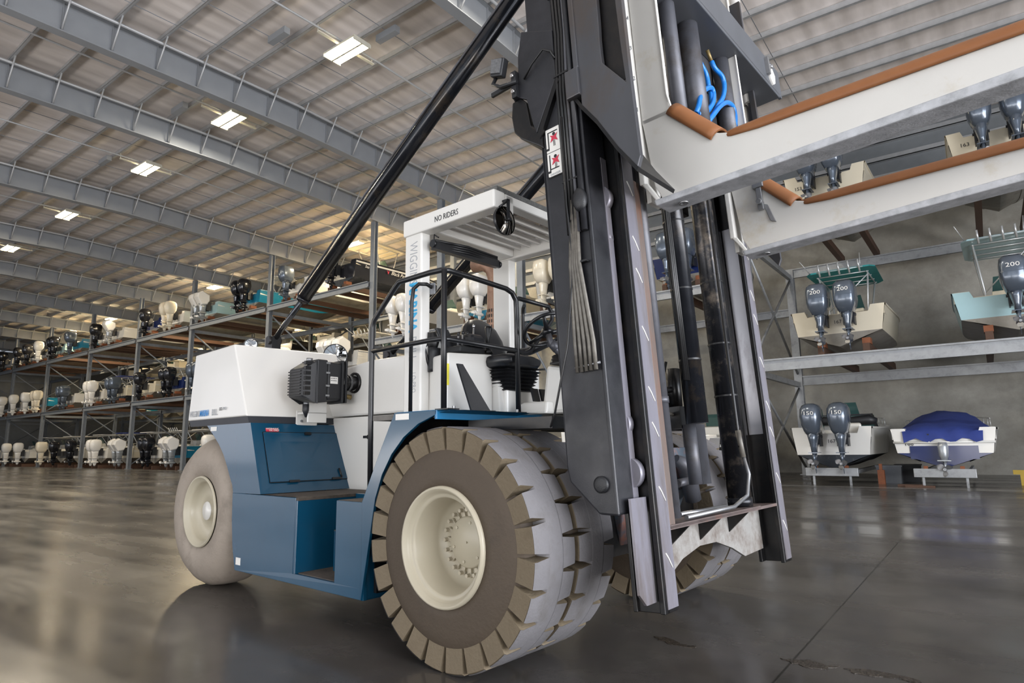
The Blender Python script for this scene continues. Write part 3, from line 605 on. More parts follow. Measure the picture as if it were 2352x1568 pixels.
# ---- wheels
def lugged(parent_loc,near):
    s=-1 # outside faces -Y
    t=MB(); Rr=.70
    t.lathe([(.335,.02),(.345,.0),(.40,-.002),(.50,.012),(.555,.02),(.575,.035),(.60,.05),(.61,.12),(.61,.25),(.60,.32),(.575,.335),(.50,.355),(.345,.37),(.335,.35)],(0,0,0),'y',72)
    side=t.build('front_tyre',SIDEW,TR_); 
    tr=MB(); tr.lathe([(.6,.122),(.701,.122),(.7015,.135),(.7015,.235),(.701,.248),(.6,.248)],(0,0,0),'y',96)
    for half in (0,1):
        for k in range(24):
            a0=2*PI*(k+(.5 if half else 0))/24; w=2*PI/24; rows=[]
            for q in range(7):
                rw=[]
                for (r,y,g) in ((.694,.006,.12*w),(.7012,.02,.115*w),(.7015,.125,.045*w)):
                    a=a0+g+(w-2*g)*q/6; rw.append((r*math.cos(a),y if not half else .37-y,r*math.sin(a)))
                rows.append(rw)
            tr.loft(rows,cap=False,closed=False)
    to=tr.build('tread_band',TREAD,side)
    N=24; lg=MB()
    for half in (0,1):
        for k in range(N):
            a0=2*PI*(k+(.5 if half else 0))/N; w=2*PI/N
            def P(r,a,y): 
                yy=y if not half else .37-y
                return (r*math.cos(a),yy,r*math.sin(a))
            g0,g1=.12*w,.045*w   # groove half widths: outside edge, inside end
            sec=[]
            ra,rb=.56,.70
            A=[]
            for (r,y,g) in ((ra,.022,g0*.5),(rb-.012,.006,g0),(rb,.02,g0),(rb,.13,g1),(.6,.13,g1)):
                row=[P(r,a0+g+(w-2*g)*q/4,y) for q in range(5)]; A.append(row)
            lg.loft([ [A[i][q] for i in range(5)] for q in range(5)],sm=False)
    lg.build('tread_lugs',LUG,side)
    rim=MB(); rim.lathe([(.30,.045),(.315,-.005),(.335,-.022),(.348,-.018),(.35,.0),(.345,.03)],(0,0,0),'y',64)
    rim.lathe([(.348,-.018),(.342,-.03),(.33,-.028),(.318,-.004),(.305,.012),(.298,.02),(.288,.016),(.278,.03),(.268,.20),(.25,.235),(.20,.245),(.02,.245)],(0,0,0),'y',64)
    ro=rim.build('wheel_rim',CREAM,side)
    if near:
        h=MB(); h.lathe([(.155,.245),(.155,.215),(.145,.205),(.02,.2),(.001,.2)],(0,0,0),'y',48)
        for k in range(6):
            a=2*PI*k/6+.3; h.cyl((.12*math.cos(a),.205,.12*math.sin(a)),(.12*math.cos(a),.198,.12*math.sin(a)),.009,seg=10)
        h.cyl((0,.2,0),(0,.19,0),.006,seg=8); h.build('hub_plate',CREAM,side)
        nut=None
        for k in range(20):
            a=2*PI*k/20
            if nut is None:
                nb=MB().cyl((0,.245,0),(0,.222,0),.017,seg=12).cyl((0,.222,0),(0,.195,0),.0125,seg=6,sm=False).box(-.05,-.012,.225,.245,-.012,.012)
                nut=nb.build('lug_nut',mat('wheel_nut_cream','#b5ad9b',.4,.3),side); o=nut
            else: o=nut.copy(); C.objects.link(o)
            o.location=(.195*math.cos(a),0,.195*math.sin(a)); o.rotation_euler=(0,-a,0)
    return side
w1=lugged(None,True); w1.location=Vector((-2.857,2.64,.70))-O
w2=lugged(None,False); w2.location=Vector((-2.857,3.04,.70))-O; w2.rotation_euler=(0,.13,0)
for y in (4.87,5.27):
    w=copy_tree(w2,TR_); w.location=Vector((-2.857,y,.70))-O; w.rotation_euler=(0,.3+y,0)
def rear(y,flip):
    t=MB(); t.lathe([(.31,.03),(.33,.0),(.40,-.03),(.50,-.035),(.58,-.01),(.65,.05),(.69,.11),(.70,.2),(.70,.3),(.69,.38),(.65,.43),(.5,.46),(.33,.45),(.31,.42)],(0,0,0),'y',96)
    o=t.build('rear_tyre',REART,TR_); o.location=Vector((-6.4,y,.7))-O
    r=MB(); r.lathe([(.335,-.012),(.33,-.03),(.315,-.028),(.305,-.0),(.29,.0),(.275,.03),(.268,.06),(.24,.085),(.10,.1),(.09,.06),(.085,.055),(.001,.055)],(0,0,0),'y',64); r.build('wheel_rim',CREAM,o)
    MB().lathe([(.088,.056),(.086,.05),(.001,.048)],(0,0,0),'y',32).build('hub_cap',WHITE,o)
    if flip: o.rotation_euler=(0,0,PI); o.location=Vector((-6.4,5.57,.7))-O
    else: o.rotation_euler=(0,0,.02)
rear(2.76,False); rear(5.1,True)
# ---- body
ch=MB().box(-6.6,-2.35,3.66,4.6,.55,1.3).box(-6.7,-5.55,3.24,5.0,.9,1.5).box(-2.9,-2.3,3.5,4.8,.62,1.0); tb(ch,'chassis',GREASE)
tb(MB().cyl((-2.857,3.0,.7),(-2.857,5.3,.7),.2,seg=20).cyl((-6.4,3.1,.7),(-6.4,5.2,.7),.14,seg=20),'axle',GREASE)
# blue lower box with the steps cut in
sb=MB()
arch=[(-6.33,1.515),(-6.18,1.42),(-6.05,1.33),(-5.95,1.24),(-5.86,1.13),(-5.79,1.03),(-5.74,.97),(-5.715,.90)]
sb.prism([(-5.715,.9),(-5.70,.66),(-5.665,.45),(-5.60,.25),(-3.74,.255),(-3.74,.33),(-4.65,.33),(-4.65,.9)],'y',2.73,2.76)
sb.prism([(-4.09,.33),(-3.74,.33),(-3.77,.905),(-4.09,.905)],'y',2.73,2.76)
sb.box(-4.65,-4.62,2.73,3.3,.33,.88); sb.box(-4.12,-4.09,2.76,3.3,.33,.9); sb.box(-4.09,-3.75,2.76,3.3,.88,.905); sb.box(-3.77,-3.745,2.76,3.45,.26,.9)
sb.box(-4.62,-4.12,3.27,3.3,.33,.9); sb.box(-5.6,-3.76,2.76,3.45,.25,.27)
sb.box(-4.45,-4.12,2.97,2.99,.33,.64); sb.box(-4.47,-4.45,2.97,3.27,.33,.64)
tb(sb,'side_step_box',BLUE,bev=.006)
st=MB().box(-4.62,-4.12,2.76,3.27,.325,.335).box(-4.47,-4.12,2.97,3.27,.63,.645).box(-5.25,-4.62,2.735,3.62,.875,.90).box(-4.62,-3.78,3.3,3.62,.875,.90).box(-4.08,-3.78,2.74,3.3,.905,.908)
tb(st,'step_tread',mat('gritty_step','#5a5148',.85,0,.25,30,bump=.8,bscale=200,dirt='#3d3833',dirt_amt=.5,dirt_scale=8))
# engine side cladding with wheel arch, sloping front panel and its door
cl_=MB(); cl_.prism([(-5.22,.905)]+[(-5.46,1.515)]+arch,'y',2.735,2.76); 
cl_.hexa([(-5.22,2.735,.905),(-5.20,3.74,.905),(-5.24,3.74,.905),(-5.26,2.76,.905),(-5.46,2.735,1.515),(-5.5,3.77,1.505),(-5.54,3.77,1.505),(-5.5,2.76,1.515)])
cp=tb(cl_,'engine_cladding',BLUE)
def onp(u,v,d=0): # point on the sloping panel, u along Y, v up the slope 0..1
    a=Vector((-5.22,2.735,.905)); b=Vector((-5.20,3.74,.905)); c=Vector((-5.46,2.735,1.515)); e=Vector((-5.50,3.77,1.505))
    p=(a*(1-u)+b*u)*(1-v)+(c*(1-u)+e*u)*v; return p+Vector((.93,0,.37))*d
def quadp(u0,u1,v0,v1,d0,d1):
    return [onp(u0,v0,d0),onp(u1,v0,d0),onp(u1-.0,v1,d0),onp(u0,v1,d0),onp(u0,v0,d1),onp(u1,v0,d1),onp(u1,v1,d1),onp(u0,v1,d1)]
dr=MB().hexa(quadp(.10,.90,.15,.86,.002,.008)); door=tb(dr,'access_door',BLUE,cp,bev=.002)
gp=MB()
for (u0,u1,v0,v1) in ((.095,.10,.145,.865),(.90,.905,.145,.865),(.1,.9,.14,.15),(.1,.9,.86,.87)): gp.hexa(quadp(u0,u1,v0,v1,.0,.004))
tb(gp,'door_gap',GREASE,cp)
for u,v in ((.27,.13),(.70,.14)): tb(MB().hexa(quadp(u,u+.1,v,v+.03,.008,.022)),'door_hinge',BLACKP,door)
tb(MB().hexa(quadp(.50,.56,.82,.86,.008,.03)),'door_latch',BLACKP,door); tb(MB().sweep([onp(.80,.17,.02),onp(.79,.3,.02)],.009,8),'door_stay',BLACKP,door)
tb(MB().hexa(quadp(.13,.25,.875,.925,.001,.003)),'red_warning_label',RED,cp)
text('HYDRAULIC',.022,'lettering',LABELW,cp,onp(.135,.905,.004),(0,1,0),(-.37,0,.93),mtx=TM); text('OIL ONLY',.022,'lettering',LABELW,cp,onp(.16,.88,.004),(0,1,0),(-.37,0,.93),mtx=TM)
tb(MB().box(-6.24,-6.12,2.731,2.735,1.46,1.5),'maker_label',LABELW,cp)
tb(MB().box(-5.58,-5.5,2.727,2.73,.3,.36),'maker_label',LABELW,cp)
# solid black block put in for the dark gap between cladding and tunnel
tb(MB().hexa([(-5.24,3.74,.9),(-5.24,3.84,.9),(-5.7,3.84,.9),(-5.7,3.74,.9),(-5.52,3.77,1.52),(-5.52,3.86,1.52),(-5.9,3.86,1.52),(-5.9,3.77,1.52)]),'panel_gap_fill',GREASE)
# hood
tb(MB().hexa([(-6.72,2.74,1.515),(-5.49,2.735,1.515),(-5.5,3.83,1.515),(-6.72,3.83,1.515),(-6.74,2.73,1.575),(-5.5,2.725,1.575),(-5.51,3.85,1.575),(-6.74,3.85,1.575)]),'hood_skirt',mat('skirt_dark_grey','#2b2d33',.45))
hd=tb(MB().hexa([(-6.75,2.72,1.575),(-5.5,2.715,1.575),(-5.5,3.86,1.575),(-6.75,3.9,1.575),(-6.74,2.75,2.25),(-5.88,2.745,2.27),(-5.88,3.87,2.285),(-6.74,3.87,2.26)]),'engine_hood',WHITE,bev=.012)
text('WIGGINS',.085,'hood_lettering',INKG,hd,(-6.70,2.713,1.61),(1,0,0),(0,.03,1),mtx=TM,sx=.62,extr=.0008)
text('MARINA',.085,'hood_lettering',INKB,hd,(-6.47,2.713,1.61),(1,0,0),(0,.03,1),mtx=TM,sx=.62,bold=.015,shear=.15,extr=.0008)
text('BULL',.085,'hood_lettering',INKG,hd,(-6.20,2.712,1.61),(1,0,0),(0,.03,1),mtx=TM,sx=.62,extr=.0008)
text('LO',.04,'hood_lettering',INK,hd,(-6.04,2.711,1.65),(1,0,0),(0,.03,1),mtx=TM,bold=.02,extr=.0008); text('-PRO',.04,'hood_lettering',INKG,hd,(-5.98,2.711,1.65),(1,0,0),(0,.03,1),mtx=TM,extr=.0008)
# tunnel and cab base
tn_=MB(); tn_.prism([(-5.6,.6),(-3.7,.6),(-3.7,1.575),(-5.6,1.575)],'y',3.61,4.65); tb(tn_,'tunnel_lower_panel',WHITE,bev=.01)
tn2=tb(MB().prism([(-5.7,1.585),(-3.69,1.585),(-3.69,2.09),(-4.9,2.1),(-5.35,2.06),(-5.7,2.06)],'y',3.60,4.64),'tunnel_cover',WHITE,bev=.02)
for x,z in ((-4.88,1.38),(-4.55,1.28),(-4.62,1.10)): tb(MB().cyl((x,3.61,z),(x,3.57,z),.02,seg=10).box(x-.045,x+.01,3.55,3.57,z-.012,z+.012),'panel_latch',BLACKP)
# air cleaner
ac=MB(); ac.box(-5.36,-5.12,3.28,3.5,1.72,2.08); a0=tb(ac,'air_cleaner',PLAST,bev=.02)
tb(MB().hexa([(-5.38,3.04,1.75),(-5.16,3.04,1.75),(-5.10,3.16,1.70),(-5.38,3.16,1.70),(-5.38,3.04,2.0),(-5.16,3.04,2.0),(-5.10,3.16,2.08),(-5.38,3.16,2.08)]).box(-5.38,-5.10,3.16,3.27,1.70,2.09),'intake_housing',PLAST,a0,bev=.012)
rb=MB()
for k in range(7): rb.box(-5.155,-5.125,3.055,3.14,1.76+.046*k,1.79+.046*k)
for k in range(9): rb.box(-5.39+.01,-5.17,3.03,3.045,1.765+.026*k,1.775+.026*k)
tb(rb,'intake_grille',GREASE,a0)
for z in (1.76,1.85,1.97,2.06): tb(MB().box(-5.105,-5.094,3.25,3.29,z-.008,z+.008),'housing_clip',STEEL,a0)
tb(MB().box(-5.38,-5.10,3.425,3.445,1.70,2.10).box(-5.38,-5.10,3.465,3.485,1.70,2.10),'housing_ribs',PLAST,a0,bev=.004)
lb=tb(MB().box(-5.12,-5.117,3.31,3.39,1.875,1.94),'part_label',LABELW,a0)
text('INTAKE 45',.014,'label_print',INK,a0,(-5.1165,3.315,1.92),(0,1,0),(0,0,1),mtx=TM); text('SEE MANUAL',.011,'label_print',INK,a0,(-5.1165,3.315,1.90),(0,1,0),(0,0,1),mtx=TM)
tb(MB().cyl((-5.24,3.16,2.08),(-5.24,3.16,2.11),.03,seg=12).cyl((-5.2,3.12,1.70),(-5.2,3.12,1.66),.025,seg=12),'cap_fitting',STEEL,a0)
tb(MB().sweep([(-5.19,3.11,1.68),(-5.19,3.11,1.62),(-5.19,3.115,1.56)],[.03,.03,.008],8),'drain_valve',PLAST,a0)
tb(MB().sweep([(-5.22,3.48,1.90),(-5.2,3.54,1.90),(-5.17,3.6,1.90),(-5.12,3.64,1.9)],[.12,.075,.07,.07],20),'intake_duct',HOSE,a0)
tb(MB().lathe([(.078,-.012),(.078,.012)],(-5.19,3.55,1.9),'y',24).lathe([(.078,-.012),(.078,.012)],(-5.15,3.6,1.9),'y',24),'hose_clamp',STEEL,a0)
tb(MB().lathe([(.1,0),(.1,-.02),(.08,-.02)],(-5.14,3.60,1.9),'y',24),'duct_collar',GREASE,a0)
tb(MB().sweep([(-5.16,3.5,1.77),(-5.15,3.56,1.76)],[.018,.026],10),'service_indicator',BRASS,a0)
tb(MB().box(-5.32,-5.3,3.2,3.4,1.52,1.72).box(-5.49,-5.30,3.2,3.4,1.60,1.62).box(-5.495,-5.475,3.19,3.41,1.5,1.64),'cleaner_bracket',WHITE,bev=.005)
for y in (3.24,3.37): tb(MB().cyl((-5.475,y,1.54),(-5.462,y,1.54),.013,seg=6,sm=False),'bracket_bolt',STEEL)
# deck and front fender
tb(MB().box(-3.69,-3.02,2.74,4.9,1.465,1.50),'deck_plate',mat('deck_grit','#6d6a66',.8,0,.2,20))
fd=MB(); Rf=.795; cx,cz=-2.857,.70
oa=[(-3.77,.91),(-3.60,1.21),(-3.425,1.51),(-3.0,1.51)]
inner=[(cx+Rf*math.cos(R(a)),cz+Rf*math.sin(R(a))) for a in (163,150,138,126,114,101)]
fd.prism([(-3.0,1.51)]+[(-3.425,1.51),(-3.60,1.21),(-3.765,.91),(-3.755,.255)]+[(cx-.84,.255)]*0+inner,'y',2.718,2.74)
tb(fd,'front_fender',BLUE,bev=.003)
tb(MB().box(-3.02,-3.0,2.718,3.79,1.452,1.51).box(-3.4,-3.0,2.72,4.9,1.50,1.512),'deck_front_strip',BLUEL,bev=.002)
ln=MB(); pr=[(cx+(Rf+.01)*math.cos(R(a)),cz+(Rf+.01)*math.sin(R(a))) for a in range(196,80,-8)]
vs=[]
for x,z in pr: vs+=[(x,2.742,z),(x,3.5,z)]
ln.add(vs,[(2*i,2*i+1,2*i+3,2*i+2) for i in range(len(pr)-1)],True); ln.box(-3.0,-2.3,3.0,4.9,1.38,1.45).box(-3.72,-3.69,2.8,3.6,.3,.9)
tb(ln,'fender_liner',GREASE)
tb(MB().box(-3.405,-3.27,2.713,2.717,1.46,1.5),'maker_label',LABELW)
# ---- operator station
cg=MB()
for y in (3.0,3.99):
    cg.box(-3.68,-3.49,y,y+.09,1.5,2.90)
cg.box(-3.69,-2.735,2.985,3.10,2.87,3.0).box(-3.69,-2.735,3.98,4.09,2.87,3.0); cg.box(-3.69,-3.42,3.10,3.98,2.88,2.995); cg.box(-2.84,-2.735,3.10,3.98,2.93,2.995)
gd=tb(cg,'overhead_guard',WHITE,bev=.012)
gs=MB()
for k in range(5): gs.box(-3.36+.105*k,-3.34+.105*k,3.10,3.98,2.925,2.965)
tb(gs,'guard_bars',WHITE,gd)
tb(MB().box(-3.42,-2.80,3.08,4.0,3.0,3.012),'roof_screen',mat('smoked_screen','#a7968a',.25,0,.1,8,alpha=.45),gd)
tb(MB().box(-2.86,-2.74,3.02,4.0,2.996,3.03),'roof_edge_trim',mat('mesh_trim','#5a5a58',.6,0,.5,60),gd)
tb(MB().hexa([(-2.76,3.1,2.83),(-2.735,3.1,2.83),(-2.735,3.18,2.83),(-2.76,3.18,2.83),(-2.76,3.1,2.99),(-2.735,3.1,2.99),(-2.735,3.18,2.99),(-2.76,3.18,2.99)]),'corner_plate',WHITE,gd)
text('NO RIDERS',.062,'guard_lettering',INK,gd,(-3.33,2.984,2.905),(1,0,0),(0,0,1),mtx=TM,sx=.8)
text('WIGGINS',.125,'pillar_lettering',INKG,gd,(-3.62,2.999,2.815),(0,0,-1),(1,0,0),mtx=TM,sx=.62,extr=.0008,bold=-.012)
text('MARINA',.125,'pillar_lettering',INKC,gd,(-3.62,2.999,2.50),(0,0,-1),(1,0,0),mtx=TM,sx=.80,bold=.03,extr=.0008)
text('BULL',.125,'pillar_lettering',INKG,gd,(-3.62,2.999,2.09),(0,0,-1),(1,0,0),mtx=TM,sx=.66,extr=.0008,bold=-.012)
text('LO-PRO',.06,'pillar_lettering',INKG,gd,(-3.58,2.999,1.82),(0,0,-1),(1,0,0),mtx=TM,sx=.7,extr=.0008,bold=-.012)
# light bar
lbm=MB(); 
for k in range(4): lbm.sweep([(-3.42,3.07,2.775+.018*k-.02),(-3.40,3.4,2.775+.018*k),(-3.42,3.76,2.775+.018*k+.0)],.011,8)
lbm.box(-3.45,-3.40,3.06,3.77,2.74,2.80); tb(lbm,'light_bar',BLACKP)
tb(MB().cyl((-3.42,3.045,2.78),(-3.42,3.065,2.78),.03,seg=12).cyl((-3.42,3.77,2.77),(-3.42,3.79,2.77),.03,seg=12).sweep([(-3.44,3.08,2.8),(-3.46,3.1,2.87),(-3.44,3.13,2.85)],.006,6),'light_bar_bracket',BLACKP)
# convex mirror under the roof
mo=tb(MB().lathe([(.1,.012),(.102,.0),(.098,-.012),(.06,-.04),(.001,-.045)],(-2.73,3.08,2.79),'x',32),'round_mirror',BLACKP)
tb(MB().lathe([(.001,.035),(.03,.033),(.06,.025),(.098,.008)],(-2.73,3.08,2.79),'x',32),'mirror_glass',mat('dusky_mirror','#7e7a74',.08,1,.1,9),mo)
tb(MB().box(-2.695,-2.685,3.065,3.09,2.79,2.93).box(-2.75,-2.685,3.065,3.09,2.92,2.935).sweep([(-2.69,3.07,2.92),(-2.70,3.0,2.86)],.008,6).cyl((-2.7,3.077,2.79),(-2.67,3.077,2.79),.012,seg=10),'mirror_arm',BLACKP,mo)
# hand rails
def rail(pts,r=.019): return MB().sweep(pts,r,12)
Y0=2.74; XR=-2.99
ra=MB().sweep([(-3.705,Y0,.98),(-3.715,Y0,1.5),(-3.72,Y0,2.14),(-3.70,Y0,2.19),(-3.47,Y0,2.39),(-3.42,Y0,2.425),(-3.1,Y0,2.43),(-3.0,Y0+.01,2.43),(-2.97,Y0+.05,2.43),(-2.97,3.0,2.425),(-2.97,3.36,2.41),(-2.97,3.43,2.39),(-2.97,3.47,2.34),(-2.97,3.475,2.2),(-2.97,3.48,1.51)],.019,12)
ra.sweep([(-3.72,Y0,1.965),(-3.1,Y0,1.97),(-3.0,Y0+.01,1.97),(-2.97,Y0+.05,1.97),(-2.97,3.47,1.965),(-2.97,3.56,1.955),(-2.97,3.63,1.98),(-2.97,3.9,2.25),(-2.97,3.91,2.31),(-2.97,3.86,2.355),(-2.97,3.5,2.36)],.017,12)
ra.sweep([(-2.975,Y0+.015,1.51),(-2.975,Y0+.015,2.43)],.019,12)
ra.box(-3.02,-2.9,Y0-.02,Y0+.08,1.51,1.518).box(-3.0,-2.93,3.44,3.53,1.51,1.518)
hr=tb(ra,'handrail',BLACKP)
for x,y in ((-2.93,Y0+.06),(-2.95,3.44)): tb(MB().cyl((x,y,1.515),(x,y,1.535),.011,seg=6,sm=False),'rail_bolt',STEEL,hr)
tb(MB().sweep([(-3.36,2.99,2.42),(-3.36,2.94,2.435),(-3.38,2.885,2.43),(-3.42,2.87,2.40),(-3.44,2.87,2.3),(-3.44,2.87,1.51)],.014,10),'grab_bar',BLACKP)
tb(MB().box(-3.375,-3.33,2.985,2.999,2.37,2.45),'grab_bar_foot',STEEL)
tb(MB().sweep([(-3.6,4.3,1.5),(-3.6,4.3,2.45),(-3.58,4.28,2.5),(-3.5,4.2,2.5)],.016,10),'far_grab_bar',BLACKP)
# black gusset plate on the deck
tb(MB().prism([(3.05,1.512),(3.24,1.512),(2.965,1.825),(2.915,1.825)],'x',-3.03,-3.015),'gusset_plate',PLAST)
tb(MB().box(-3.028,-2.99,3.04,3.26,1.512,1.522),'gusset_foot',PLAST)
# console, seat, levers
cn=MB().hexa([(-3.60,3.12,1.5),(-3.2,2.98,1.5),(-3.2,3.46,1.5),(-3.6,3.6,1.5),(-3.58,3.12,1.93),(-3.2,3.0,1.93),(-3.2,3.46,1.96),(-3.58,3.6,1.96)])
co=tb(cn,'side_console',WHITE,bev=.015)
tb(MB().box(-3.66,-3.4,3.1,3.2,1.5,1.78),'console_box',WHITE,bev=.01)
sg=tb(MB().box(-3.2,-3.197,2.99,3.01,1.7,1.85),'yellow_notice',YEL,co)
tb(MB().hexa([(-3.6,3.46,1.5),(-3.12,3.46,1.5),(-3.12,4.0,1.5),(-3.6,4.0,1.5),(-3.6,3.46,1.68),(-3.14,3.46,1.80),(-3.14,3.52,1.80),(-3.6,3.6,1.68)]).box(-3.6,-3.1,3.5,4.0,1.5,1.70),'seat_plinth',WHITE,bev=.02)
tb(MB().box(-3.28,-2.98,3.6,3.95,1.5,1.585).hexa([(-3.0,3.52,1.5),(-2.75,3.52,1.5),(-2.75,4.1,1.5),(-3.0,4.1,1.5),(-3.0,3.55,1.59),(-2.76,3.55,1.59),(-2.76,4.1,1.59),(-3.0,4.1,1.59)]),'floor_cover',WHITE,bev=.015)
lab=tb(MB().box(-3.492,-3.489,3.1,3.17,1.65,1.74),'maker_plate',LABELW)
text('LIFT TRUCKS',.016,'plate_lettering',INK,lab,(-3.397,3.105,1.655),(0,1,0),(0,0,1),mtx=TM); lab.location=(0,0,0)
tb(MB().box(-3.4,-3.398,3.1,3.19,1.65,1.75),'maker_plate',LABELW)
text('LIFT TRUCKS',.0175,'plate_lettering',INK,lab,(-3.397,3.105,1.66),(0,1,0),(0,0,1),mtx=TM)
seat=MB(); 
secs=[]
for x,hw,z0,z1 in ((-3.55,.2,1.86,1.94),(-3.45,.23,1.84,1.97),(-3.2,.235,1.84,1.955),(-3.06,.22,1.85,1.96),(-3.0,.17,1.875,1.935)):
    secs.append([(x,3.62+hw*math.copysign(abs(math.cos(t))**.5,math.cos(t))+.0,(z0+z1)/2+(z1-z0)/2*math.copysign(abs(math.sin(t))**.6,math.sin(t))) for t in [2*PI*j/16 for j in range(16)]])
seat.loft(secs); so=tb(seat,'seat_cushion',VINYL)
bk=MB(); secs=[]
for z,hw,x in ((1.93,.21,-3.50),(2.03,.24,-3.53),(2.15,.225,-3.56),(2.24,.18,-3.59),(2.30,.12,-3.61),(2.315,.05,-3.62)):
    secs.append([(x+.065*math.copysign(abs(math.sin(t))**.7,math.sin(t))*(1 if z<2.28 else .5),3.72+hw*math.copysign(abs(math.cos(t))**.55,math.cos(t)),z) for t in [2*PI*j/16 for j in range(16)]])
bk.loft(secs); tb(bk,'seat_back',VINYL)
bl=MB(); prof=[]
for k in range(7): prof+=[(.2-.007*k,1.84-.025*k),(.178-.007*k,1.828-.025*k)]
secs=[superell(-3.28,3.66,r*1.25,r*1.25,z,16,.45) for r,z in prof]; bl.loft(secs,sm=False); tb(bl,'seat_suspension',PLAST)
tb(MB().box(-3.12,-3.09,3.5,3.84,1.80,1.86).cyl((-3.09,3.8,1.86),(-3.0,3.84,1.86),.008,seg=8),'seat_adjuster',PLAST)
ar=MB().hexa([(-3.5,3.23,2.02),(-3.2,3.23,2.0),(-3.2,3.42,2.0),(-3.5,3.42,2.02),(-3.5,3.25,2.12),(-3.22,3.25,2.10),(-3.22,3.40,2.10),(-3.5,3.40,2.12)]); tb(ar,'armrest',VINYL,bev=.03)
tb(MB().box(-3.42,-3.22,3.14,3.40,1.95,2.0),'lever_boot',HOSE,bev=.01)
for y,z in ((3.19,2.085),(3.235,2.10),(3.28,2.10),(3.35,2.165)):
    l=tb(MB().sweep([(-3.3,y,1.99),(-3.29,y,z)],.007,8),'control_lever',STEEL); tb(MB().ball((-3.29,y,z+.008),.012,.012,.016,10,6),'lever_knob',CHROME if z>2.15 else BLACKP,l)
js=tb(MB().sweep([(-3.25,3.46,1.97),(-3.25,3.46,2.0)],[.04,.03],12),'joystick',HOSE); tb(MB().sweep([(-3.25,3.46,2.0),(-3.25,3.465,2.09),(-3.25,3.47,2.16),(-3.25,3.47,2.18)],[.014,.014,.03,.026],10),'joystick_grip',BLACKP,js)
tb(MB().sweep([(-3.4,3.88,2.02),(-3.2,3.9,2.03),(-2.98,3.86,2.06)],[.04,.035,.025],10),'seat_armrest',VINYL)
# steering
swc=Vector((-2.82,3.63,2.12)); nx=Vector((-.55,.15,.8)).normalized(); a1=nx.orthogonal().normalized(); a2=nx.cross(a1)
sw=MB().sweep([swc+(a1*math.cos(2*PI*k/28)+a2*math.sin(2*PI*k/28))*.17 for k in range(28)],.014,8,closed=True)
sh=tb(sw,'steering_wheel',BLACKP)
for k in range(3):
    a=2*PI*k/3+.5; e_=swc+(a1*math.cos(a)+a2*math.sin(a))*.165
    tb(MB().sweep([swc-nx*.03,e_],[.022,.012],8),'wheel_spoke',BLACKP,sh)
tb(MB().cyl(swc-nx*.05,swc+nx*.0,.04,seg=14),'wheel_hub',BLACKP,sh)
tb(MB().sweep([swc-nx*.04,(-2.79,3.66,2.0),(-2.74,3.7,1.93)],.024,12).cyl((-2.80,3.66,2.03),(-2.76,3.68,1.97),.034,seg=14),'steering_column',TUBEG)
tb(MB().loft([superell(-2.74+.01*k,3.70+.003*k,(.06+.012*k),(.06+.012*k),1.93-.012*k,14,.7) if k%2 else superell(-2.74+.01*k,3.70,(.05+.012*k),(.05+.012*k),1.93-.012*k,14,.7) for k in range(7)]),'steering_boot',HOSE)
tb(MB().hexa([(-2.86,3.6,1.5),(-2.62,3.62,1.5),(-2.62,3.9,1.5),(-2.86,3.9,1.5),(-2.82,3.62,1.86),(-2.62,3.64,1.82),(-2.62,3.85,1.82),(-2.82,3.85,1.86)]),'steering_pod',WHITE,bev=.03)
for y in (3.62,3.72): tb(MB().hexa([(-2.95,y,1.60),(-2.93,y,1.60),(-2.93,y+.07,1.60),(-2.95,y+.07,1.60),(-3.05+.05,y+.03,1.7),(-2.98,y+.03,1.7),(-2.98,y+.1,1.7),(-3.0,y+.1,1.7)]),'foot_pedal',PLAST)
# display, cables behind the corner post
md=tb(MB().hexa([(-3.40,3.13,2.0),(-3.38,3.13,2.0),(-3.38,3.27,2.0),(-3.40,3.27,2.0),(-3.45,3.10,2.15),(-3.43,3.10,2.15),(-3.43,3.22,2.15),(-3.45,3.22,2.15)]),'display_screen',PLAST,bev=.006)
tb(MB().sweep([(-3.47,3.09,2.12),(-3.48,3.11,2.05),(-3.47,3.10,1.98)],[.03,.05,.03],10).sweep([(-3.48,3.12,2.1),(-3.5,3.05,2.0),(-3.48,3.06,1.9),(-3.5,3.1,1.84)],.01,6),'wiring_bundle',HOSE)
tb(MB().loft([superell(-3.46,3.11,.03,.05,z,10,.6) for z in (1.82,1.85,1.97,2.0)]),'radio_handset',PLAST)
# exhaust stack
tb(MB().sweep([(-3.9,4.25,1.9),(-3.9,4.25,2.4),(-3.9,4.25,2.84),(-3.93,4.24,2.93),(-4.0,4.22,2.985),(-4.12,4.2,2.99)],[.075,.075,.065,.065,.065,.065],16),'exhaust_stack',EXH)
hs=MB()
for k in range(9):
    for j in range(10):
        a=R(200+j*18); r=.0755; c_,s_=math.cos(a),math.sin(a); z=2.1+k*.05
        hs.add([(-3.9+r*c_-.005*s_,4.25+r*s_+.005*c_,z),(-3.9+r*c_+.005*s_,4.25+r*s_-.005*c_,z),(-3.9+r*c_+.005*s_,4.25+r*s_-.005*c_,z+.03),(-3.9+r*c_-.005*s_,4.25+r*s_+.005*c_,z+.03)],[(0,1,2,3)])
tb(hs,'heat_shield_slots',GREASE)
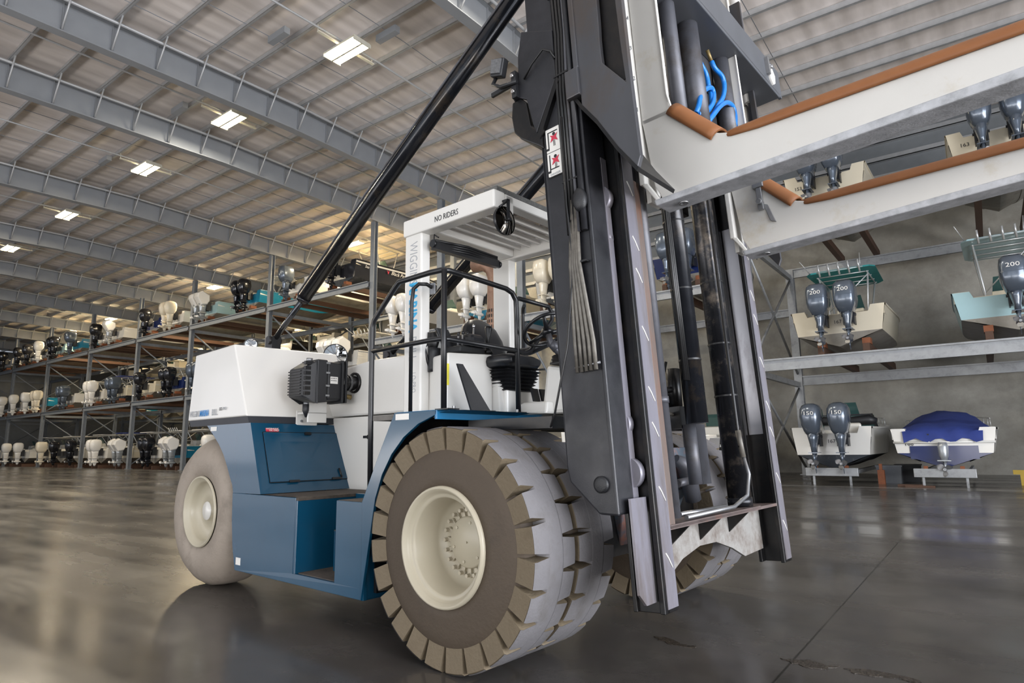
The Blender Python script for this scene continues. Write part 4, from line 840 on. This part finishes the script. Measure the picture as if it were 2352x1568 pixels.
# hood mirrors and aerial pieces
def rmirror(c,d,r,nm):
    d=Vector(d).normalized(); c=Vector(c); u=d.orthogonal().normalized(); v=d.cross(u)
    s=MB(); N=28; rings=[(.001,.012),(.4,.01),(.8,.004),(1,0)]
    vs=[];fs=[]
    for rr,h in rings:
        for k in range(N): vs.append(c+(u*math.cos(2*PI*k/N)+v*math.sin(2*PI*k/N))*r*rr+d*h)
    for i in range(3):
        for k in range(N): fs.append((i*N+k,i*N+(k+1)%N,(i+1)*N+(k+1)%N,(i+1)*N+k))
    s.add(vs,fs,True); o=tb(s,nm,MIRR)
    tb(MB().sweep([c+(u*math.cos(2*PI*k/N)+v*math.sin(2*PI*k/N))*r for k in range(N)],.006,6,closed=True),'mirror_rim',BLACKP,o)
    wr=MB()
    for k in range(14):
        q=u*math.cos(2*PI*k/14)+v*math.sin(2*PI*k/14); wr.sweep([c+d*.05,c+q*r*.6+d*.045,c+q*r],.0025,4)
    tb(wr,'wire_cage',STEEL,o); return o
rmirror((-5.95,3.90,2.28),(.85,-.45,-.1),.125,'wide_angle_mirror')
rmirror((-6.05,2.99,2.315),(.75,-.6,-.05),.062,'small_mirror')
tb(MB().sweep([(-5.95,3.92,2.2),(-5.98,3.95,2.05)],.012,8),'mirror_stalk',BLACKP)
tb(MB().sweep([(-6.05,3.01,2.28),(-6.1,3.02,2.2)],.012,8),'mirror_stalk',BLACKP)
for y in (3.38,4.88): # tilt cylinders
    top=Vector((-1.69-.95,y,6.0)); bot=Vector((-6.33,y,2.43))
    if y>4: bot=Vector((-6.25,y,2.41))
    mk=MM.inverted()
    # mast side anchor: found on the mast frame
    d=Vector((4.45,0,2.93)) if y<4 else Vector((4.40,0,2.90))
    end=bot+d*.87
    b0=bot+d*.13 if y<4 else bot+d*.17
    c_=tb(MB().cyl(b0,end,.068,seg=28).cyl(b0-d.normalized()*.03,b0+d.normalized()*.02,.071,seg=28),'tilt_cylinder',CYL)
    tb(MB().cyl(bot,b0,.029,seg=16),'cylinder_rod',mat('dark_chrome_rod','#4a4c50',.15,.8),c_)
    tb(MB().box(bot.x-.08,bot.x+.06,y-.05,y+.05,2.1,2.47).cyl((bot.x,y-.07,bot.z),(bot.x,y+.07,bot.z),.045,seg=16),'cylinder_foot',GREASE,c_)
    tb(MB().sweep([b0+Vector((.0,-.07,.03)),b0+d*.25+Vector((0,-.08,.04)),b0+d*.55+Vector((0,-.07,.03)),b0+d*.7+Vector((0,-.07,.02))],.010,8),'cylinder_pipe',TUBEG,c_)
# ---- mast (built in its own leaning frame: x forward, z up, feet at 0)
HT=5.6
for s in (-1,1):
    a,b=(-1.0,-.85) if s<0 else (.85,1.0)
    w0,w1=(-1.0,-.97) if s<0 else (.97,1.0)
    w0,w1=(-1.22,-1.19) if s<0 else (1.19,1.22); f0,f1=(-1.22,-1.0) if s<0 else (1.0,1.22)
    orl=MB(); orl.prism([(-.40,HT),(-.40,.78),(-.385,.70),(-.21,.525),(-.09,.515),(-.09,HT)],'y',w0,w1); orl.box(-.12,-.09,f0,f1,.52,HT); orl.box(-.40,-.37,f0,f1,.80,HT)
    ro=mbd(orl,'outer_mast_rail',MASTP,bev=.012)
    mbd(MB().box(-.092,-.086,(-1.06 if s<0 else 1.005),(-1.005 if s<0 else 1.06),.53,2.6),'worn_edge',MASTW,ro)
    w0,w1=(-1.0,-.97) if s<0 else (.97,1.0)
    il=MB(); il.box(-.19,.0,w0+(.02 if s<0 else -.045),w1+(.02 if s<0 else -.045)+.005,.0,HT); 
    il.box(-.03,.0,a,b,.0,HT); il.box(-.19,-.165,a,b,.0,HT)
    io=mbd(il,'inner_mast_rail',GREASE,bev=.004)
    mbd(MB().box(-.002,.004,a+.03,b-.005,.02,HT-.2),'worn_track',MASTW,io)
    for k in range(10):
        sc=MB(); z=.25+.30*k+.05*((k*7)%3); sc.sweep([(.006,a+.06,z+.05),(.007,a+.085,z+.02),(.006,a+.12,z-.03)],.004,4)
        mbd(sc,'chalk_scuff',LABELW,io)
    if s>0: mbd(MB().box(-.160,-.045,.912,.923,.95,2.66),'polished_web',mat('polished_worn_steel','#a9a7ab',.3,.6,.25,4,stretch=(1,1,.3),dirt='#6f6765',dirt_amt=.4),io)
    mbd(MB().lathe([(.045,0),(.045,-.015),(.032,-.02),(.001,-.02)],(-.175,-1.22 if s<0 else 1.24,.68),'y',24),'roller_pin',PLAST,ro)
    for z,x,r in (((.73,-.12,.085),(1.0,-.15,.075),(2.1,-.155,.07),(2.35,-.15,.09)) if s<0 else ()): mbd(MB().cyl((x,-1.05,z),(x,-1.0,z),r,seg=28),'mast_roller',MASTW,io)
mbd(MB().box(-.06,-.045,-1.16,-1.0,.12,.6).hexa([(-.06,-1.1,.06),(-.045,-1.1,.06),(-.045,-1.0,.06),(-.06,-1.0,.06),(-.06,-1.16,.12),(-.045,-1.16,.12),(-.045,-1.0,.12),(-.06,-1.0,.12)]),'guide_plate',MASTW)
# rusty channel and tubes just inside the near rail
mbd(MB().box(-.05,-.01,-.83,-.76,.42,2.5),'guide_channel',RUST,bev=.006)
mbd(MB().cyl((-.05,-.70,.46),(-.05,-.70,HT-.2),.042,seg=20).cyl((-.05,-.70,1.12),(-.05,-.70,1.16),.047,seg=20),'lift_tube',TUBEG)
mc=mbd(MB().cyl((-.12,-.09,1.02),(-.12,-.09,HT-.2),.074,seg=24),'lift_cylinder',CYL)
mbd(MB().cyl((-.2,-.05,.62),(-.2,-.05,1.02),.045,seg=16),'cylinder_rod',TUBEG,mc)
for z in (1.45,1.95,2.45): mbd(MB().lathe([(.077,-.006),(.077,.006)],(-.12,-.09,z),'z',24),'pipe_strap',HOSE,mc)
for k in range(3): mbd(MB().sweep([(-.1,-.19-.025*k,1.3),(-.1,-.19-.025*k,2.2),(-.1,-.19-.025*k,HT-.4)],.012,8),'hydraulic_hose',HOSE)
rc=mbd(MB().cyl((-.12,.46,.46),(-.12,.44,HT-.2),.082,seg=30).cyl((-.12,.46,.44),(-.12,.46,.5),.087,seg=30),'lift_cylinder',mat('worn_black_cylinder','#26272b',.28,.5,.25,5,dirt='#7a7065',dirt_amt=.3,dirt_scale=5,rvar=.1))
for z in (1.23,1.62,2.1): mbd(MB().lathe([(.085,-.006),(.085,.006)],(-.12,.452,z),'z',30),'pipe_strap',HOSE,rc)
mbd(MB().sweep([(-.03,.36,3.2),(-.03,.36,1.0),(-.03,.36,.85)],.012,8),'hydraulic_hose',HOSE)
mbd(MB().sweep([(-.03,.36,.97),(-.02,.37,.78)],.02,8),'hose_sheath',SHHOSE)
mbd(MB().sweep([(-.02,.37,.8),(.0,.38,.66),(.0,.30,.52),(-.02,.1,.46),(-.02,-.6,.455)],.014,8),'hydraulic_hose',STEEL)
mbd(MB().sweep([(-.05,.05,.47),(-.05,-.3,.47),(-.05,-.62,.475)],.013,8),'hydraulic_hose',STEEL)
# jumble of hoses and valve behind the opening
vb=MB()
for k in range(5):
    q=.03*k; vb.sweep([(-.25-.3*q,-.19+.3*q,1.45),(-.27,-.21-.2*q,1.36),(-.3,-.28-q,1.25),(-.33,-.31-q,1.14),(-.38,-.30-q,1.02),(-.45,-.25-q,.95)],.013,8)
mbd(vb,'hose_bundle',HOSE)
mbd(MB().cyl((-.3,-.02,1.15),(-.3,.0,1.42),.05,seg=14).box(-.36,-.24,-.08,.06,1.0,1.15).sweep([(-.3,-.25,1.25),(-.3,0,1.28)],.022,8),'hydraulic_valve',GREASE)
mbd(MB().sweep([(-.3,-.5,1.12),(-.3,-.2,1.11),(-.3,.1,1.08),(-.3,.2,1.02)],.013,8),'hydraulic_hose',SHHOSE)
tb(MB().box(-2.55,-2.2,3.55,4.55,.95,1.25).hexa([(-2.5,3.7,.62),(-2.3,3.7,.62),(-2.3,4.4,.62),(-2.5,4.4,.62),(-2.5,3.6,.95),(-2.2,3.6,.95),(-2.2,4.5,.95),(-2.5,4.5,.95)]),'axle_housing',mat('rusty_blue_grey','#56616c',.6,.1,.2,6,dirt='#a3603a',dirt_amt=.35,dirt_scale=4),bev=.01)
mbd(MB().box(-.5,-.38,.45,.6,.6,1.05).sweep([(-.4,.3,.5),(-.38,.2,.75),(-.4,.1,.8)],[.06,.07,.03],10).cyl((-.35,-.02,.63),(-.35,.14,.64),.028,seg=12),'steering_linkage',TUBEG)
# cross members
cm=MB().box(-.19,-.0,-.85,.52,.415,.435).box(-.19,-.0,-.85,.86,.41,.43); mbd(cm,'cross_shelf',mat('shelf_steel','#6b5f5c',.5,.3,.2,7,dirt='#8a5a45',dirt_amt=.3))
arch2=[(-.86,.40)]+[(-.86,.14),(-.6,.14),(-.45,.20),(-.2,.245),(.05,.24),(.3,.17),(.5,.09),(.86,.10),(.86,.40)]
mbd(MB().prism(arch2,'x',-.17,-.15),'arched_cross_plate',mat('chipped_white_plate','#9a9894',.5,.1,.2,6,dirt='#5a4c42',dirt_amt=.7,dirt_scale=6))
for y in (-.62,-.18,.28): mbd(MB().prism([(-.15,.41),(.0,.41),(-.15,.28)],'y',y-.01,y+.01),'gusset',GREASE)
for z in (2.9,4.6): mbd(MB().box(-.56,-.45,-.97,.97,z,z+.25),'mast_crossmember',MASTP,bev=.01)
NA=MM@Matrix.Translation((.1224,-.2903,.0541))@Matrix.Scale(.93,4)   # accessory frame scaled about the camera onto the side face of the outer rail
def nbd(mb,name,m,parent=TR_,bev=0): return mb.build(name,m,parent,NA,bev)
# hoses down the near rail
for k,(x,dx) in enumerate(((-.36,.0),(-.335,.01),(-.31,.02),(-.385,-.01))):
    nbd(MB().sweep([(x+dx,-1.02,HT-.3),(x+.02,-1.02,3.6),(x,-1.02,3.2),(x-.0,-1.025,2.2)],.012,8),'hydraulic_hose',HOSE if k!=2 else TUBEG)
for k in range(5):
    x=-.40+.033*k; nbd(MB().sweep([(-.345+.008*k,-1.02,2.42+.01*k),(x*.5-.19,-1.03,2.0),(x-.0,-1.035,1.5),(x,-1.035,1.33)],.013,8),'hanging_hose',SHHOSE)
nbd(MB().sweep([(-.42,-1.03,1.36),(-.24,-1.03,1.37)],.008,6),'hose_clamp_bar',STEEL)
nbd(MB().sweep([(-.36,-1.04,3.0),(-.375,-1.04,2.4),(-.37,-1.03,2.0),(-.44,-1.06,1.5),(-.56,-1.08,1.1),(-.62,-1.05,1.03)],.007,6),'loose_cable',HOSE)
nbd(MB().ball((-.28,-1.03,2.40),.05,.035,.08,14,8),'hose_guide',PLAST)
for z in (2.55,3.3,3.9,2.0): nbd(MB().box(-.40,-.27,-1.035,-1.0,z,z+.012),'hose_strap',HOSE)
nbd(MB().cyl((-.27,-1.02,2.2),(-.27,-1.02,HT-.2),.02,seg=12),'rail_tube',MASTP)
# pictogram sign
sgn=nbd(MB().prism([(-.525,2.66),(-.515,2.64),(-.415,2.64),(-.405,2.66),(-.405,2.97),(-.415,2.985),(-.515,2.985),(-.525,2.97)],'y',-1.004,-1.001),'pictogram_sign',LABELW)
for i,z in enumerate((2.67,2.83)):
    mk=MB(); mk.box(-.505,-.497,-1.006,-1.004,z,z+.125)
    if i: mk.box(-.505,-.425,-1.006,-1.004,z+.12,z+.127)
    else: mk.box(-.505,-.43,-1.006,-1.004,z+.02,z+.027)
    mk.ball((-.455,-1.006,z+.105),.012,.002,.012,10,6); mk.box(-.462,-.458,-1.006,-1.004,z+.02,z+.06).box(-.452,-.448,-1.006,-1.004,z+.02,z+.06).box(-.52,-.505,-1.006,-1.004,z+.0,z+.015)
    nbd(mk,'pictogram',INK,sgn)
    nbd(MB().prism([(-.485,z+.05),(-.455,z+.065),(-.425,z+.05),(-.437,z+.08),(-.425,z+.105),(-.455,z+.09),(-.485,z+.1),(-.472,z+.08)],'y',-1.0075,-1.006),'red_burst',RED,sgn)
nbd(MB().frame([(-.525,2.64),(-.405,2.64),(-.405,2.985),(-.525,2.985)],[(-.521,2.644),(-.409,2.644),(-.409,2.981),(-.521,2.981)],'y',-1.005,-1.003).box(-.521,-.409,-1.0055,-1.0035,2.81,2.813),'sign_border',INK,sgn)
text('DANGER',.02,'pictogram_text',INKG,sgn,(-.505,-1.005,2.65),(1,0,0),(0,0,1),mtx=NA)
# tilt cylinder anchor bracket on the near side
bp=MB(); bp.prism([(-.645,3.79),(-.385,3.66),(-.385,3.30),(-.575,2.98),(-.60,3.05),(-.64,3.26),(-.70,3.30),(-.755,3.30),(-.70,3.45),(-.69,3.62)],'y',-1.03,-1.0)
br=nbd(bp,'cylinder_anchor_plate',MASTP,bev=.006)
bj=MB(); bj.prism([(-.79,3.19),(-.775,3.30),(-.70,3.305),(-.65,3.25),(-.625,3.06),(-.56,2.99),(-.54,2.99),(-.54,2.86),(-.575,2.89),(-.72,3.0),(-.775,3.07)],'y',-1.02,-.72); nbd(bj,'anchor_hook',GREASE,br,bev=.01)
nbd(MB().hexa([(-.575,-1.03,2.96),(-.575,-.85,2.96),(-.55,-.85,2.93),(-.55,-1.03,2.93),(-.385,-1.03,3.31),(-.385,-.85,3.31),(-.36,-.85,3.28),(-.36,-1.03,3.28)]),'anchor_rib',GREASE,br)
nbd(MB().prism([(-.60,5.0),(-.60,3.74),(-.385,3.63),(-.385,5.0)],'y',-1.02,-1.0),'rail_doubler',MASTP,bev=.004)
wl=nbd(MB().hexa([(-.90,-1.10,3.53),(-.80,-1.10,3.49),(-.80,-1.04,3.49),(-.90,-1.04,3.53),(-.88,-1.10,3.66),(-.76,-1.10,3.62),(-.76,-1.04,3.62),(-.88,-1.04,3.66)]),'work_light',PLAST,bev=.01)
nbd(MB().hexa([(-.885,-1.108,3.545),(-.805,-1.108,3.512),(-.805,-1.10,3.512),(-.885,-1.10,3.545),(-.868,-1.108,3.645),(-.777,-1.108,3.612),(-.777,-1.10,3.612),(-.868,-1.10,3.645)]),'light_lens',mat('dim_lens','#6d6f72',.15,.3,.3,60),wl)
nbd(MB().box(-.93,-.70,-1.06,-1.04,3.40,3.43).box(-.74,-.70,-1.06,-1.0,3.30,3.50).sweep([(-.86,-1.06,3.54),(-.90,-1.07,3.48),(-.82,-1.08,3.42),(-.68,-1.07,3.40)],.014,8),'light_bracket',PLAST,wl)
for z in (3.34,3.46): nbd(MB().cyl((-.72,-1.06,z),(-.72,-1.08,z),.014,seg=8),'bracket_bolt',CHROME,wl)
nbd(MB().sweep([(-.64,-1.04,3.41),(-.55,-1.06,3.47),(-.45,-1.06,3.53),(-.40,-1.04,3.50),(-.38,-1.03,3.44)],.008,6),'light_cable',HOSE,wl)
# ---- carriage
for s in (-1,1):
    a,b=(-1.27,-1.235) if s<0 else (1.235,1.27)
    crv=[(-.13,2.93),(-.053,2.846),(.039,2.71),(.154,2.497),(.26,2.335)]
    outer=[(-.055,4.9),(-.053,3.1)]+crv[1:]+[(.283,2.39),(.275,2.9),(.265,4.9)]
    innr=[(.13,4.7),(.11,3.3),(.105,3.2),(.105,3.1),(.107,3.04),(.18,2.94),(.245,2.85),(.235,3.1),(.21,4.7)]
    if s>0: outer=[(x-.1,z) for x,z in outer]; innr=[(x-.1,z) for x,z in innr]
    o=mbd(MB().frame(outer,innr,'y',a,b),'carriage_side_plate',CARR,bev=.004)
    if s<0:
        mbd(MB().box(-.145,-.05,-1.29,-1.22,2.91,3.09).box(-.085,-.05,-1.28,-1.22,3.09,4.9),'side_block',CARR,o,bev=.006)
        w=MB(); w.loft([[(x,-1.26,z),(x,-.84,z),(x-.012,-.84,z-.02),(x-.012,-1.26,z-.02)] for x,z in [(-.10,2.93)]+crv[1:]],sm=False); mbd(w,'carriage_web',GREASE,o)
        mbd(MB().box(.02,.05,-1.22,-.84,2.75,4.9).box(.05,.262,-1.225,-1.218,2.9,4.9),'carriage_dark_backing',GREASE,o)  # inner plate plus a black sheet added so the side opening reads dark
    else: mbd(MB().hexa([(.0,.45,2.95),(.05,.45,2.95),(.05,1.2,2.55),(.0,1.2,2.42),(.0,.45,3.6),(.05,.45,3.6),(.05,1.2,3.6),(.0,1.2,3.6)]),'carriage_web',GREASE,o)
mbd(MB().box(-.0,.06,-.56,1.05,3.75,4.9),'carriage_back_plate',CARR)
# front cross plate at the top with pins
xp=mbd(MB().hexa([(.06,-.55,3.98),(.30,-.55,3.98),(.30,1.55,3.98),(.06,1.55,3.98),(.06,-.55,4.02),(.30,-.55,4.02),(.30,1.55,4.02),(.06,1.55,4.02)]).box(.27,.30,-.55,1.62,4.0,4.28),'carriage_top_beam',mat('beam_grey','#55585d',.4,.2,.1,4),bev=.006)
mbd(MB().prism([(1.30,4.06),(1.36,4.02),(1.42,4.06),(1.44,4.14),(1.36,4.22),(1.29,4.2)],'x',.30,.315),'pin_tag',LABELW,xp); mbd(MB().box(.30,.33,1.24,1.28,4.08,4.24).cyl((.30,1.33,4.18),(.34,1.33,4.18),.018,seg=10),'pin_bracket',STEEL,xp)
# side shift cylinders between the forks
for y,z1,r,nm in ((.02,4.12,.08,'shift_cylinder'),(.62,4.12,.072,'shift_cylinder')):
    q=mbd(MB().cyl((.12,y,3.12),(.12,y,z1-.06),r,seg=24).cyl((.12,y,z1-.12),(.12,y,z1-.05),r+.006,seg=24),nm,TUBEG)
    mbd(MB().box(.10,.14,y-.03,y-.015,z1-.06,z1+.12).box(.10,.14,y+.015,y+.03,z1-.06,z1+.12).cyl((.12,y-.05,z1+.06),(.12,y+.05,z1+.06),.025,seg=12),'clevis',STEEL,q)
mbd(MB().cyl((.12,-.30,2.7),(.12,-.30,5.0),.055,seg=20),'slide_shaft',TUBEG)
mbd(MB().cyl((.10,1.32,3.2),(.10,1.32,4.0),.045,seg=16),'slide_shaft',TUBEG); mbd(MB().cyl((.10,1.30,3.9),(.10,1.30,5.0),.055,seg=16),'slide_shaft_sleeve',WHITE)
mbd(MB().box(.03,.08,.2,.5,3.0,3.6),'valve_block',PLAST,bev=.01)
BHs=[[(.12,.0,3.86),(.14,.072,3.764),(.15,.132,3.695),(.15,.206,3.646),(.15,.224,3.555),(.15,.244,3.522),(.16,.209,3.4),(.15,.121,3.3),(.15,-.061,3.203)],
 [(.15,.36,3.838),(.16,.383,3.782),(.17,.486,3.758),(.17,.511,3.68),(.17,.439,3.552),(.16,.323,3.429),(.16,.212,3.311),(.15,.146,3.236),(.12,.1,3.05)],
 [(.15,-.09,3.2),(.17,-.073,3.258),(.17,-.021,3.347),(.17,.095,3.461),(.17,.215,3.53),(.17,.25,3.489),(.17,.187,3.377),(.15,.068,3.264),(.12,-.02,3.15)],
 [(.15,.1,3.2),(.18,.157,3.275),(.18,.318,3.413),(.18,.476,3.517),(.18,.598,3.541),(.18,.631,3.488),(.18,.618,3.423),(.15,.6,3.2)]]
def smooth(pts,n=4):
    P=[Vector(p) for p in pts]; o=[]
    for i in range(len(P)-1):
        p0,p1,p2,p3=P[max(i-1,0)],P[i],P[i+1],P[min(i+2,len(P)-1)]
        for k in range(n):
            t=k/n; o.append(.5*((2*p1)+(p2-p0)*t+(2*p0-5*p1+4*p2-p3)*t*t+(3*p1-p0-3*p2+p3)*t**3))
    return o+[P[-1]]
for pts in BHs:
    mbd(MB().sweep(smooth(pts),.019,10),'blue_wrapped_hose',BHOSE)
mbd(MB().sweep([(.15,.30,3.91),(.15,.36,3.835)],.014,8),'hose_end',BRASS)
# ---- forks
def fork(y0,num):
    y1=y0+.15
    f=MB()
    # shank web and tine web (outer faces flush), bottom and edge flanges
    f.prism([(.06,2.9),(.10,2.44),(.14,2.34),(3.6,2.36),(3.6,2.50),(1.9,2.53),(1.1,2.56),(.62,2.585),(.535,2.615),(.45,2.66),(.30,2.83),(.245,2.90)],'y',y0+.004,y1-.004)
    f.prism([(.06,5.2),(.06,2.86),(.25,2.86),(.25,5.2)],'y',y0+.004,y0+.034)
    o=mbd(f,'lifting_fork',FORKW,bev=.008)
    mbd(MB().hexa([(.10,y0-.012,2.305),(3.6,y0-.012,2.30),(3.6,y1+.012,2.30),(.10,y1+.012,2.305),(.09,y0-.012,2.345),(3.6,y0-.012,2.362),(3.6,y1+.012,2.362),(.09,y1+.012,2.345)]),'sole_plate',GREYST,o,bev=.008)
    mbd(MB().lathe([(.03,-.002),(.03,-.008),(.02,-.008),(.016,.0)],(.24,y0+.075,2.304),'z',20),'plug',STEEL,o)
    mbd(MB().box(.015,.055,y0-.03,y0+.04,2.46,5.2).hexa([(.03,y0-.03,2.46),(.07,y0-.03,2.46),(.06,y0+.04,2.46),(.03,y0+.04,2.46),(.10,y0,2.34),(.13,y0,2.34),(.13,y0+.04,2.34),(.10,y0+.04,2.34)]),'shank_edge_flange',WHITE,o,bev=.008)
    mbd(MB().sweep([(.25,y0+.002,5.2),(.248,y0+.002,3.0),(.27,y0+.002,2.88)],.008,6),'shank_edge',WHITE,o)
    mbd(MB().box(.02,.05,y0+.04,y1+.02,2.36,2.9),'heel_back_plate',WHITE,o)
    if num: 
        for k in range(5): text('L%d'%(k+1),.04,'height_mark',INKG,o,(.03,y0-.032,2.95+.22*k),(1,0,0),(0,0,1),mtx=MM)
    # rubber half-pipe sleeves
    def sleeve(p0,p1,d,w0,w1,t,nm,flare):
        p0,p1,d=Vector(p0),Vector(p1),Vector(d).normalized(); ax=(p1-p0).normalized(); s=MB(); secs=[]
        for i in range(9):
            q=i/8; c=p0+(p1-p0)*q; w=w0+(w1-w0)*q; sec=[]
            k=1.0
            for r in (1,.86):
                rng=range(13) if r==1 else range(12,-1,-1)
                for j in rng:
                    a=R(-18+216*j/12); sec.append(c+Vector((0,1,0))*math.cos(a)*w*r+d*math.sin(a)*t*r)
            secs.append(sec)
        s.loft(secs); return mbd(s,nm,SLEEVE,o)
    yc=y0+.075
    sleeve((.25,yc,2.88),(.50,yc,2.60),(.7,0,.72),.093,.093,.075,'rubber_sleeve',0)
    # long sleeve on top of the tine, its end tapering down to the corner
    s=MB(); secs=[]
    for x,z,w,h in ((.525,2.60,.05,.025),(.60,2.575,.082,.055),(.75,2.56,.09,.07),(1.0,2.55,.092,.075),(1.9,2.515,.092,.078),(3.55,2.485,.092,.078)):
        sec=[]
        for r in (1,.86):
            for j in (range(13) if r==1 else range(12,-1,-1)):
                a=R(-12+204*j/12); sec.append((x,yc+w*r*math.cos(a),z+h*r*math.sin(a)))
        secs.append(sec)
    s.loft(secs); mbd(s,'rubber_sleeve',SLEEVE,o)
    return o
fork(-.77,True); fork(.63,False)
lk=MB().box(.26,.30,.60,.63,2.62,2.80).box(.26,.30,.68,.71,2.62,2.80).box(.24,.32,.59,.72,2.80,2.86).cyl((.28,.57,2.68),(.28,.74,2.68),.022,seg=12)
lo=mbd(lk,'locking_clevis',STEEL,bev=.004); mbd(MB().hexa([(.27,.64,2.74),(.31,.64,2.72),(.31,.67,2.72),(.27,.67,2.74),(.33,.62,2.52),(.37,.62,2.50),(.37,.65,2.50),(.33,.65,2.52)]),'locking_pawl',STEEL,lo,bev=.004)

for _o in bpy.data.objects:
    if _o.get('label','').startswith('black-hulled'): BB=_o
for _s,_z,_y,_t in ((.30,1.13,2.5,'Black Pearl'),(.22,1.12,.55,'Sea')):
    _k=max(0,(_y/8.2-.35)/.65)
    text(_t,_s,'hull_lettering',LABELW,BB,(1.385,_y,_z-.12),(0,1,0),(0.12,0,1),shear=.3)
text('V',.26,'hull_emblem',RED,BB,(1.385,2.2,1.0),(0,1,0),(0.12,0,1),bold=.04)
def blot(pts,name,lab,m,n=3):
    q=[]; rnd=random.Random(len(pts)*7+n)
    P=[turn((x,y,0)) for x,y in pts]
    for i in range(len(P)):
        a,b=P[i],P[(i+1)%len(P)]
        for k in range(n):
            t=k/n; q.append((a.x*(1-t)+b.x*t+rnd.uniform(-.012,.012),a.y*(1-t)+b.y*t+rnd.uniform(-.012,.012)))
    c=(sum(x for x,y in q)/len(q),sum(y for x,y in q)/len(q))
    o=MB().prism([(x-c[0],y-c[1]) for x,y in q],'z',.0,.003).build(name,m,loc=(c[0],c[1],.0005)); tag(o,lab,'stain')
SPALL=mat('broken_floor_patch','#4a4239',.35,0,.5,30,bump=1,bscale=60,dirt='#14120f',dirt_amt=.8,dirt_scale=25)
blot([(-1.46,4.09),(-1.40,4.12),(-1.33,4.16),(-1.22,4.13),(-1.16,4.16),(-1.2,4.06),(-1.28,4.03),(-1.38,4.05)],'floor_patch','dark broken patch on the floor beside the joint line, right foreground',SPALL)
blot([(-1.12,4.14),(-1.0,4.2),(-.92,4.22),(-.8,4.2),(-.72,4.12),(-.8,4.14),(-.9,4.14),(-.98,4.1),(-1.06,4.09)],'floor_patch','long gritty scar on the floor trailing right of the broken patch',SPALL)
blot([(-2.26,4.02),(-2.2,4.06),(-2.12,4.02),(-2.06,3.98),(-1.96,4.0),(-1.95,3.95),(-2.08,3.93),(-2.2,3.97)],'floor_patch','small oily stain on the floor between the mast and the joint line',SPALL)
